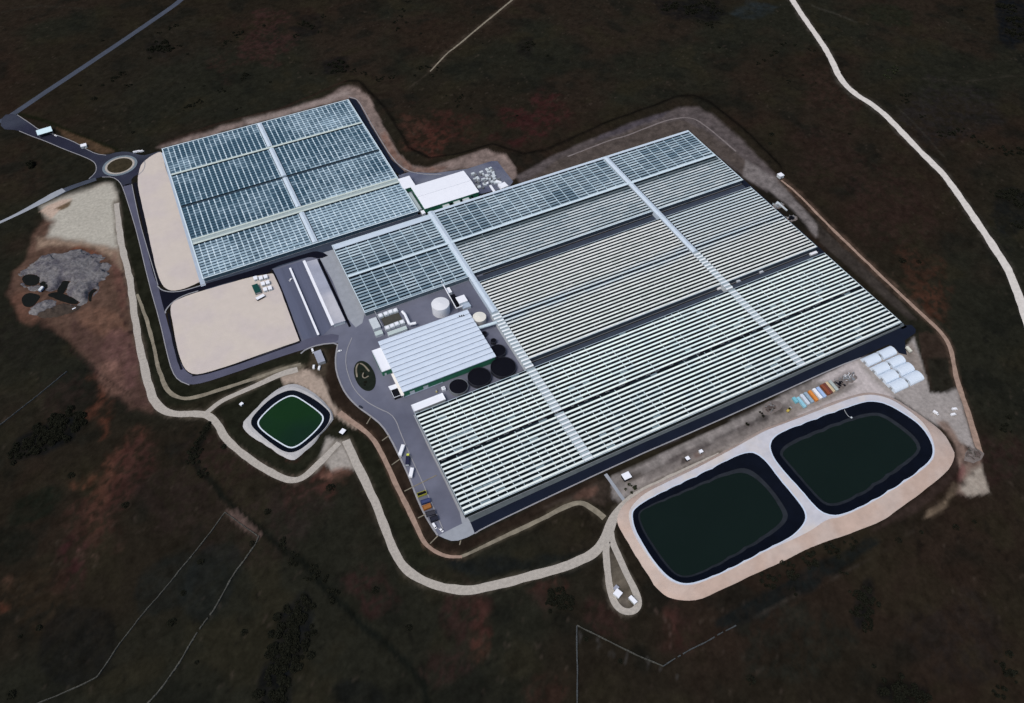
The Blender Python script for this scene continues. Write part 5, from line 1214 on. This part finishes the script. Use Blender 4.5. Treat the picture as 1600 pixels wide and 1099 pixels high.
# --- shipping containers
def container(label, px, py, ln, wd, c, rz=math.pi / 2, h=2.6):
    t = thing('shipping_container', label, 'container', (*P(px, py, h), .05), rz, 'coloured containers in a row')
    mb = MB(); l2, w2 = ln / 2, wd / 2
    rbox(mb, -l2, l2, -w2, w2, .15, h)
    x = -l2 + .3
    while x < l2 - .2:
        for s in (-1, 1): mb.box(x, s * (w2 + .03), .3, .3, .06, h - .5)
        mb.box(x, 0, h - .01, .3, wd - .3, .06); x += .8
    mb.build('box', c, t)
    for s in (-1, 1):
        mb = MB(); mb.box(-l2 - .04, s * w2 * .5, .25, .08, w2 * .92, h - .4); mb.build('door', c, t)
for lab, px, py, ln, c in [
    ('short turquoise container at the west end of the coloured row', 1243, 624.5, 6.1, paint(120, 186, 200)),
    ('long pale blue container beside the short turquoise one', 1252.5, 628, 12.2, paint(146, 198, 214)),
    ('narrow white-topped navy container, third from the west in the coloured row', 1258, 623.5, 12.2, paint(206, 214, 224)),
    ('grey-blue container left of the orange one', 1264, 620.5, 12.2, paint(150, 172, 188)),
    ('bright orange container near the middle of the coloured row', 1271, 617.8, 12.2, paint(214, 138, 66)),
    ('bright white container just right of the orange one', 1277.5, 614.5, 12.2, paint(232, 236, 242)),
    ('light blue container right of the bright white one', 1283.5, 612.3, 12.2, paint(164, 190, 226)),
    ('rust brown container in the coloured row', 1290, 608.2, 12.2, paint(136, 76, 52)),
    ('dark red-brown container touching the sandy beige one', 1293.8, 606.2, 12.2, paint(112, 64, 54)),
    ('sandy beige container in the coloured row', 1297, 604.5, 12.2, paint(206, 186, 150)),
    ('pale grey-green container at the east end of the coloured row', 1302.5, 602, 12.2, paint(172, 182, 178))]:
    container(lab, px, py, ln, 2.9, c, heading((1262, 608), (1279, 628.5)))
# --- cabins on the sand yard
t = thing('site_container', 'dark green container on the sand yard beside small white cabins', 'container', (*P(400.5, 451, 3), .25), heading((396, 441), (405, 461)))
mb = MB(); mb.box(0, 0, 0, 14, 6.4, 3); mb.build('box', m_dkgreen, t)
mb = MB(); mb.box(7.05, 0, .2, .1, 5, 2.4); mb.build('door', m_steel, t)
def cabin(label, px, py):
    t = thing('site_cabin', label, 'cabin', (*P(px, py, 2.8), .25), heading((411, 443.5), (414, 452)) , 'white cabins on the sand yard')
    mb = MB(); mb.box(0, 0, .15, 5.4, 3.9, 2.5); mb.build('walls', m_greywhite, t)
    mb = MB(); mb.box(0, 0, 2.65, 5.6, 4.1, .2); mb.build('roof', m_white, t)
    mb = MB(); mb.box(2.72, 0, .2, .06, .9, 2.0); mb.build('door', m_steel, t)
    mb = MB(); mb.box(0, -1.97, 1.0, 1.6, .06, 1.0); mb.build('window', m_black, t)
for a in [('white cabin at the top left of the cluster, above the green container', 399, 434.5), ('white cabin at the top of the middle column in the cluster', 407.3, 434.3), ('white cabin at the top of the outer column in the cluster', 414.8, 432.3), ('white cabin in the middle of the inner column, touching the green container', 410.7, 443.2),
          ('white cabin in the middle of the outer column in the cluster', 418, 441.2), ('white cabin at the bottom of the inner column in the cluster', 414.2, 452), ('white cabin at the bottom of the outer column in the cluster', 421.5, 449.8)]: cabin(*a)
hut('white flat hut below the dark green container on the sand yard', 406.5, 464, 9, 3.6, 2.6, m_dark, None, .25, 'site_hut')
# --- pallet stacks in the storage yard
def stack(label, px, py, n, s, h, m, group, rz):
    t = thing('pallet_stack', label, 'pallet stack', (*P(px, py, h), .05), rz, group)
    mb = MB(); r = np.random.default_rng(int(px * 7 + py))
    z = .15
    for k in range(n):
        mb.box(r.uniform(-.15, .15), r.uniform(-.15, .15), z, s[0], s[1], h / n - .08, r.uniform(-.04, .04)); z += h / n
    mb.build('load', m, t)
    mb = MB(); mb.box(0, 0, 0, s[0] + .1, s[1] + .1, .15); mb.build('pallet', m_bark, t)
zr = 0.0
ls = [(739, 271, 4.5, 3), (743, 272, 2.5, 5), (746.5, 278, 3, 6), (742, 279, 4, 2), (752, 268.5, 5, 3), (755, 272, 2, 3), (761, 265, 3, 5), (766, 262.5, 4, 3), (769.5, 267, 2.5, 6), (764, 268.5, 5, 2), (772, 274, 3, 5), (760, 273.5, 4, 3), (767, 276, 5, 3), (755, 279.5, 5, 2.5), (761, 279, 3, 3), (745, 289, 6, 2), (748, 284, 3, 3), (775, 280, 3, 5)]
rr_ = np.random.default_rng(9)
for k in range(22):
    u_, v_ = rr_.random(), rr_.random(); ls.append((737 + 34 * u_ + 14 * v_, 275 - 12 * u_ + 20 * v_, rr_.uniform(1.5, 4.5), rr_.uniform(1.5, 5)))
for px, py, a, b in ls:
    stack('pale stack of crates in the storage yard east of the white warehouse', px, py, 3, (a, b), RNG.uniform(1.6, 3), m_greywhite if RNG.random() < .6 else m_junk, 'crate stacks in the storage yard', RNG.uniform(-.2, .2))
stack('large white wrapped block in the storage yard nearest the greenhouse corner', 786, 289.5, 2, (10, 9), 3, m_white, 'white blocks in the storage yard', .1)
stack('smaller white block left of the largest white block in the storage yard', 779, 284, 2, (3, 8), 3, m_white, 'white blocks in the storage yard', .6)
stack('flat white wrapped block in the front of the storage yard', 760, 286.5, 2, (7, 3), 2, m_white, 'white blocks in the storage yard', .2)
stack('long white slab lying diagonally in the front of the storage yard', 770, 296, 1, (3, 17), 1, m_white, 'white blocks in the storage yard', heading((766, 290), (774, 301)) - math.pi / 2)
# --- scrap beside the eastern wall and the container row
def scrap(label, px, py, n, spread, sz, seed, mats, name='scrap_pile'):
    t = thing(name, label, 'scrap pile', (*P(px, py, 0), .08)); r = np.random.default_rng(seed)
    mb = MB(); R_ = spread * 2.3; q_ = [(R_ * r.uniform(.75, 1.1) * math.cos(a), R_ * r.uniform(.75, 1.1) * math.sin(a)) for a in np.linspace(0, 6.28, 15)[:-1]]
    q_ = [(a * 1.3, b * .8) for a, b in q_]; mb.prism(q_, -.1, .4, 2, taper=.35)
    for mi in range(2):
        for k in range(n):
            x, y = r.normal(0, spread * .8), r.normal(0, spread * .5); l = r.uniform(.4, 1) * sz; a = r.uniform(0, 3.14)
            if mi == 0: mb.box(x, y, -.05, l, l * r.uniform(.2, .7), r.uniform(.5, 1.5), a, 0)
            else: mb.tube((x, y, r.uniform(.1, .5)), (x + l * math.cos(a) * 1.4, y + l * math.sin(a) * 1.4, r.uniform(.1, 1.0)), .22, 5, 1)
    mb.build('heap', list(mats) + [mat('heap_base', L(112, 104, 100), rough=.95, var=.3, scale=.3)], t)
scrap('heap of white and grey pipes east of the coloured containers', 1327, 590.5, 16, 3.2, 3.2, 3, [m_junk, m_white])
scrap('dark heap of scrap just right of the grey-green container', 1313, 600, 18, 3.2, 3.0, 4, [m_dark, m_junk])
scrap('heap of pale frames against the east wall of the middle greenhouse', 1216, 322, 16, 3.0, 4, 5, [m_junk, m_alu])
scrap('heap of dark frames south of the white rack at the east wall', 1237, 342, 16, 3.0, 4, 6, [m_dark, m_steel])
scrap('brown debris heap at the west end of the coloured containers', 1206, 637, 18, 4, 4, 7, [mat('brown_debris', L(84, 74, 70), rough=.95, var=.4), m_junk])
scrap('brown rubble heap where the east track meets the sand', 1522, 712, 14, 4, 4, 8, [mat('brown_debris'), m_stone])
t = thing('metal_rack', 'white tapering rack leaning along the east wall of the striped greenhouses', 'rack', (*P(1222, 322, 2), .08), heading((1212, 313), (1231, 329)))
mb = MB(); mb.prism([(-9, -1.2), (9, -.6), (9, .6), (-9, 1.2)], .6, 2.0); mb.build('load', m_greywhite, t)
for x in (-7, 0, 7):
    mb = MB(); mb.box(x, 0, 0, .3, 1.6, .6); mb.build('leg', m_steel, t)
# yellow loader
t = thing('wheel_loader', 'yellow loader standing west of the coloured container row', 'loader', (*P(1232.5, 640.5, 1), .08), .4)
ym_ = paint(190, 170, 84)
mb = MB(); mb.box(-1, 0, .8, 4.2, 2.2, 1.3); mb.build('body', ym_, t)
mb = MB(); mb.prism([(-.6, -.9), (1.0, -.9), (1.0, .9), (-.6, .9)], 2.1, 3.3, taper=.15); mb.build('cab', m_black, t)
mb = MB(); mb.tube((1, -.8, 1.6), (3.4, -.8, .8), .18); mb.tube((1, .8, 1.6), (3.4, .8, .8), .18); mb.build('arm', ym_, t)
mb = MB(); mb.prism([(3.2, -1.4), (4.4, -1.4), (4.4, 1.4), (3.2, 1.4)], .1, 1.1, taper=.1); mb.build('bucket', m_steel, t)
wheels(t, (-2.2, 1.0), 1.1, .7, .5)
# small yellow machine by the black tanks
t = thing('forklift', 'small yellow forklift on the paving west of the black tanks', 'forklift', (*P(682, 611, 1), .15), 1.2)
mb = MB(); mb.box(-.4, 0, .4, 2.6, 1.6, .9); mb.build('body', paint(196, 186, 120), t)
mb = MB(); mb.box(-.4, 0, 2.0, 1.6, 1.4, .12); [mb.box(x, y, 1.3, .1, .1, .7) for x in (-1.1, .3) for y in (-.6, .6)]; mb.build('roll_cage', m_steel, t)
mb = MB(); mb.box(1.1, -.4, .1, .15, .12, 2.6); mb.box(1.1, .4, .1, .15, .12, 2.6); mb.box(1.1, 0, 2.0, .12, .7, .12); mb.build('mast', m_dark, t)
mb = MB(); mb.box(1.7, -.3, .1, 1.1, .12, .08); mb.build('fork', m_steel, t)
mb = MB(); mb.box(1.7, .3, .1, 1.1, .12, .08); mb.build('fork', m_steel, t)
wheels(t, (-1.2, .6), .75, .35, .25)
t = thing('dump_machine', 'small white and blue machine between the pits at the quarry spoil heap', 'machine', (*P(65.5, 453.5, 1), .4), .9)
mb = MB(); mb.box(0, 0, .8, 6, 2.8, 1.4); mb.build('body', paint(120, 140, 176), t)
mb = MB(); mb.box(2.2, 0, 2.2, 2, 2.4, 1.2); mb.build('cab', m_white, t)
mb = MB(); mb.prism([(-3, -1.5), (1, -1.5), (1, 1.5), (-3, 1.5)], 2.2, 3.2, taper=-.12); mb.build('hopper', m_greywhite, t)
wheels(t, (-1.8, 1.8), 1.3, .8, .5)
hut('tiny white shed on the brown spoil at the lower quarry edge', 115, 481.5, 3.4, 2.4, 2, None, None, .3, 'quarry_hut')

# ================================================================== FIELD WALLS
def wall(label, pts, seed, h=1.0, wd=.9, m=None, gap=0.0, name='dry_stone_wall'):
    q = dens(chaikin(PL(pts), 1), 2.2, False); q = jit(q, .5, seed); r = np.random.default_rng(seed)
    c = q[len(q) // 2]; t = thing(name, label, 'wall', (*c, 0))
    mb = MB()
    for a, b in zip(q[:-1], q[1:]):
        if r.random() < gap: continue
        an = math.atan2(b[1] - a[1], b[0] - a[0]); l = math.hypot(b[0] - a[0], b[1] - a[1])
        mb.box((a[0] + b[0]) / 2 - c[0], (a[1] + b[1]) / 2 - c[1], -.1, l * 1.06, wd * r.uniform(.7, 1.25), h * r.uniform(.7, 1.2) + .1, an, taper=.12)
    mb.build('stones', m or m_stone, t); return t
wall('pale field wall running straight from the ruin corner down to the lower left', [(352, 801), (320, 845), (260, 918), (200, 988), (155, 1055), (148, 1061), (100, 1083), (50, 1104)], 1, wd=.8)
wall('broken field wall parallel to the straight one, right of it', [(405, 838), (400, 850), (385, 872), (365, 897), (345, 936), (330, 960), (310, 985), (290, 1020), (270, 1052), (250, 1080), (225, 1106)], 2, wd=1.1, gap=.06)
wall('short wall linking the tops of the two long field walls', [(352, 801), (380, 822), (403, 838)], 3, wd=.7)
wall('field wall running down to the bottom edge below the gravel loop', [(901, 978), (901, 1020), (902, 1060), (902, 1108)], 4, wd=1.0, m=mat('grey_wall', L(66, 70, 72), rough=.95, var=.3, scale=.4))
wall('zigzag field wall below the gravel loop, west arm to its lowest corner', [(901, 978), (940, 996), (975, 1014), (1010, 1031), (1036, 1042)], 5, wd=.9)
wall('faint field wall climbing from the zigzag corner towards the reservoirs', [(1036, 1042), (1062, 1025), (1100, 1005), (1150, 978)], 6, wd=.8, gap=.1, m=mat('grey_wall'))
wall('thin straight field wall at the left edge below the quarry', [(-20, 680), (40, 634), (105, 581)], 7, wd=.6, m=mat('grey_wall'))

# ================================================================== SCRUB
def foliage(mb, x, y, r, h, n, rng, leaf=.9):
    for _ in range(n):
        a = rng.uniform(0, 2 * math.pi); u = math.sqrt(rng.random()); 
        lx, ly = x + r * u * math.cos(a), y + r * u * math.sin(a)
        z = h * math.sqrt(max(.05, 1 - u * u)) * rng.uniform(.35, 1.0)
        s = leaf * rng.uniform(.5, 1.3); t1 = rng.uniform(0, 2 * math.pi); el = rng.uniform(-.7, .7)
        ux, uy, uz = math.cos(t1) * math.cos(el), math.sin(t1) * math.cos(el), math.sin(el)
        el2 = rng.uniform(-.7, .7); vx, vy, vz = -math.sin(t1) * math.cos(el2), math.cos(t1) * math.cos(el2), math.sin(el2)
        mb.quad((lx - s * ux, ly - s * uy, z - s * uz), (lx + s * vx * .7, ly + s * vy * .7, z + s * vz * .7), (lx + s * ux, ly + s * uy, z + s * uz), (lx - s * vx * .7, ly - s * vy * .7, z - s * vz * .7))
def scrub(label, blobs, seed, m=None, group='scrub on the moor', name='scrub_thicket'):
    rng = np.random.default_rng(seed); c = P(blobs[0][0], blobs[0][1]); t = thing(name, label, 'shrub', (*c, 0), 0, group)
    mb = MB(); st = MB()
    for px, py, r in blobs:
        p = P(px, py); x, y = p[0] - c[0], p[1] - c[1]
        for k in range(max(2, int(r * 1.3))):
            a = rng.uniform(0, 6.28); d = r * math.sqrt(rng.random()) * 1.05; rr = r * rng.uniform(.08, .26) + .5
            foliage(mb, x + d * math.cos(a), y + d * math.sin(a), rr, rr * rng.uniform(.5, .9) + .3, int(14 + 8 * rr * rr), rng, .55 + rr * .09)
            st.tube((x + d * math.cos(a), y + d * math.sin(a), -.1), (x + d * math.cos(a), y + d * math.sin(a), rr * .6), .14, 5)
    mb.build('foliage', m or m_leaf, t); st.build('stems', m_bark, t)
    return t
SCR = [('largest dark thicket on the moor above the separate greenhouse', [(248, 72, 14), (258, 76, 12), (240, 78, 9), (280, 72, 4)]),
 ('dark thicket lowest of those between the grey road and the separate greenhouse', [(298, 166, 7), (312, 160, 6), (288, 170, 5)]),
 ('ragged thicket between the grey road and the largest thicket', [(180, 124, 7), (192, 116, 7), (200, 134, 5)]),
 ('scrub strip close beside the grey road near its upper end', [(277, 40, 6), (266, 45, 5), (248, 52, 4)]),
 ('dark scrub on the moor left of the reddish soil near the top', [(372, 52, 8), (355, 66, 6), (350, 70, 4)]),
 ('scrub line on the dim reddish slope above the long bank', [(388, 118, 9), (376, 124, 5), (347, 142, 6), (372, 170, 4)]),
 ('arc of dark scrub near the top edge right of the reddish soil', [(472, 38, 9), (484, 44, 8), (462, 56, 6), (505, 26, 5), (500, 50, 4)]),
 ('round dark thicket nearest above the bank corner of the separate greenhouse', [(526, 100, 12), (535, 108, 10), (520, 112, 7), (552, 110, 5)]),
 ('lone dark bush right of the round thicket above the bank', [(569, 115, 5)]),
 ('pair of ragged bushes above the bank corner, left of the thin hill track', [(594, 122, 6), (612, 121, 5), (590, 126, 4)]),
 ('scrub patch at the foot of the thin hill track', [(655, 107, 6), (670, 104, 5), (686, 108, 5), (676, 118, 4)]),
 ('broken line of dark bushes reaching up to the top edge left of the hill track', [(637, 4, 5), (630, 16, 5), (624, 26, 5), (618, 34, 5), (619, 46, 5)]),
 ('faint scrub on the moor right of the hill track foot', [(716, 156, 6), (714, 166, 4), (722, 150, 4)]),
 ('small dark scrub below the hill track on the greenish moor', [(828, 68, 9), (822, 76, 7)]),
 ('broad black thicket at the top edge left of the white road', [(1040, 12, 11), (1060, 10, 12), (1085, 14, 12), (1105, 8, 12), (1120, 20, 10), (1080, 20, 10)]),
 ('scrub below the broad black thicket at the top edge', [(1110, 38, 9), (1092, 34, 6), (1120, 36, 4)]),
 ('arc of small bushes left of the bend in the white road', [(1184, 100, 4), (1195, 95, 4), (1203, 88, 5), (1212, 81, 6), (1226, 70, 6), (1241, 71, 4), (1268, 79, 5)]),
 ('lone bush on the moor inside the bend of the white road', [(1233, 128, 4)]),
 ('greenish scrub right of the white road near its bend', [(1395, 112, 7), (1385, 120, 6), (1400, 106, 5)]),
 ('upright dark bush right of the white road, above the lone one', [(1416, 148, 7), (1414, 158, 5)]),
 ('lone bush right of the white road beside the thin parallel path', [(1440, 182, 5)]),
 ('long hedge of dark scrub near the right edge', [(1470, 210, 7), (1485, 207, 7), (1500, 204, 7), (1515, 212, 6), (1530, 222, 6), (1543, 230, 6)]),
 ('scrub clump at the right edge below the long hedge', [(1572, 238, 8), (1566, 232, 5), (1596, 236, 9)]),
 ('black thicket in the top right corner', [(1575, 14, 16), (1590, 34, 16), (1596, 58, 14), (1580, 50, 10)]),
 ('dark thicket at the right edge beside the white road', [(1560, 304, 9), (1574, 306, 10), (1586, 300, 10), (1596, 318, 10), (1595, 352, 9)]),
 ('lone round bush on the moor right of the reservoirs', [(1572, 672, 6)]),
 ('large black thicket on the left below the quarry', [(95, 655, 13), (110, 665, 13), (78, 670, 14), (60, 690, 13), (85, 690, 12), (40, 702, 11), (24, 712, 9), (120, 655, 9)]),
 ('tall black thicket in the lower left centre', [(468, 950, 10), (455, 970, 12), (470, 985, 12), (448, 1000, 13), (462, 1020, 12), (440, 1035, 12), (435, 1060, 12), (425, 1085, 13)]),
 ('dark scrub on the slope right of the small field walls', [(1352, 930, 7), (1360, 945, 8), (1345, 960, 8), (1350, 975, 6), (1335, 930, 4)]),
 ('black thicket at the bottom edge on the right', [(1395, 1084, 10), (1415, 1086, 12), (1430, 1092, 10)]),
 ('dark scrub in the bottom right corner', [(1570, 1040, 7), (1578, 1056, 6), (1565, 1084, 6)]),
 ('dark green scrub on the ditch below the small pond', [(322, 670, 6), (312, 690, 6), (304, 708, 8), (300, 722, 7), (318, 740, 5)]),
 ('hedge along the ditch on the slope left of the gravel track', [(440, 850, 5), (462, 872, 6), (484, 895, 7), (498, 905, 7), (520, 930, 6)]),
 ('dim scrub strip above the reservoirs beside the gravel bank', [(1205, 640, 3.5), (1190, 648, 3), (1170, 662, 3)]),
 ('olive bush on the slope by the white hut under the navy road', [(985, 765, 5), (990, 758, 3)]),
 ('dark scrub patch left of the gravel loop', [(870, 935, 9), (880, 945, 8), (860, 945, 7), (890, 940, 6)]),
 ('dark bank scrub along the foot of the sandy reservoir slope', [(1200, 905, 8), (1230, 892, 8), (1265, 876, 8), (1300, 862, 7), (1330, 850, 6)]),
 ('pair of bushes beside the farm wall below the reservoirs', [(1318, 895, 3.5), (1240, 925, 3)])]
for k, (lab, bl) in enumerate(SCR):
    scrub(lab, bl, 100 + k, m_leaf2 if lab.startswith(('olive', 'greenish')) else m_leaf)
# lone tree in the field beside the roundabout
t = thing('tree', 'lone dark round tree in the field left of the roundabout', 'tree', (*P(48, 259), 0)); rng = np.random.default_rng(5)
mb = MB(); mb.tube((0, 0, -.2), (.3, .1, 3.2), .45, 7); mb.tube((.3, .1, 3), (2.2, .8, 5.5), .2, 5); mb.tube((.3, .1, 3), (-1.6, -1, 5.8), .2, 5); mb.tube((.3, .1, 3), (.2, 2.0, 6), .2, 5); mb.build('trunk', m_bark, t)
mb = MB()
for k in range(16):
    a = rng.uniform(0, 6.28); d = rng.uniform(0, 5.5); foliage(mb, d * math.cos(a), d * math.sin(a), rng.uniform(2, 3.6), rng.uniform(4, 7), 110, rng, .7)
mb.build('crown', m_leaf, t)
t = thing('tree', 'dark tree with pale stony edge under it beside the access road', 'tree', (*P(48, 235 + 0), 0)) if False else None
# shrubs of the planted island
for lab, px, py, r, m in [('dark shrub in the middle of the oval island', 566, 580, 2.6, m_leaf2), ('shrub inside the pale curl on the oval island', 571, 587, 2.2, m_leaf), ('dark shrub bed at the foot of the oval island', 574, 600, 3.4, m_leaf), ('shrub at the upper tip of the oval island', 562, 571, 1.8, m_leaf)]:
    scrub(lab, [(px, py, r)], int(px * 3), m, 'shrubs on the oval island', 'shrub')

# single small bushes dotted over the moor
rb = np.random.default_rng(77); SITE = [(-20, 170), (240, 215), (545, 120), (640, 220), (800, 220), (1080, 140), (1240, 260), (1500, 520), (1560, 780), (1100, 960), (960, 980), (700, 940), (560, 780), (300, 660), (200, 620), (0, 520), (0, 300)]
proto = []
for k in range(5):
    mbp = MB(); foliage(mbp, 0, 0, 1.5 + .45 * k, 1.5 + .35 * k, 46 + 12 * k, rb, .6); stp = MB(); stp.tube((0, 0, -.1), (0, 0, 1.0), .12, 5)
    proto.append((mbp, stp, None))
n_ = 0; protos = {}
while n_ < 64:
    px, py = rb.uniform(0, 1600), rb.uniform(0, 1099)
    if inpoly(np.array([px]), np.array([py]), SITE)[0]: continue
    if abs(px - (1300 + (py - 120) * .75)) < 16 and py > 0: continue
    if float(fbm(np.array([px]), np.array([py]), 160, 5, 3)[0]) < .47: continue
    k = int(rb.integers(0, 5)); c = P(px, py)
    if k not in protos:
        t = thing('small_bush', 'small single dark bush dotted on the open moor', 'shrub', (*c, 0), rb.uniform(0, 6.28), 'single bushes on the moor')
        proto[k][0].build('foliage', m_leaf, t); proto[k][1].build('stem', m_bark, t); protos[k] = t
    else:
        t = copy_tree(protos[k]); t.location = (*c, 0); t.rotation_euler = (0, 0, rb.uniform(0, 6.28))
    s_ = rb.uniform(.7, 1.4); t.scale = (s_, s_, s_ * .8); n_ += 1
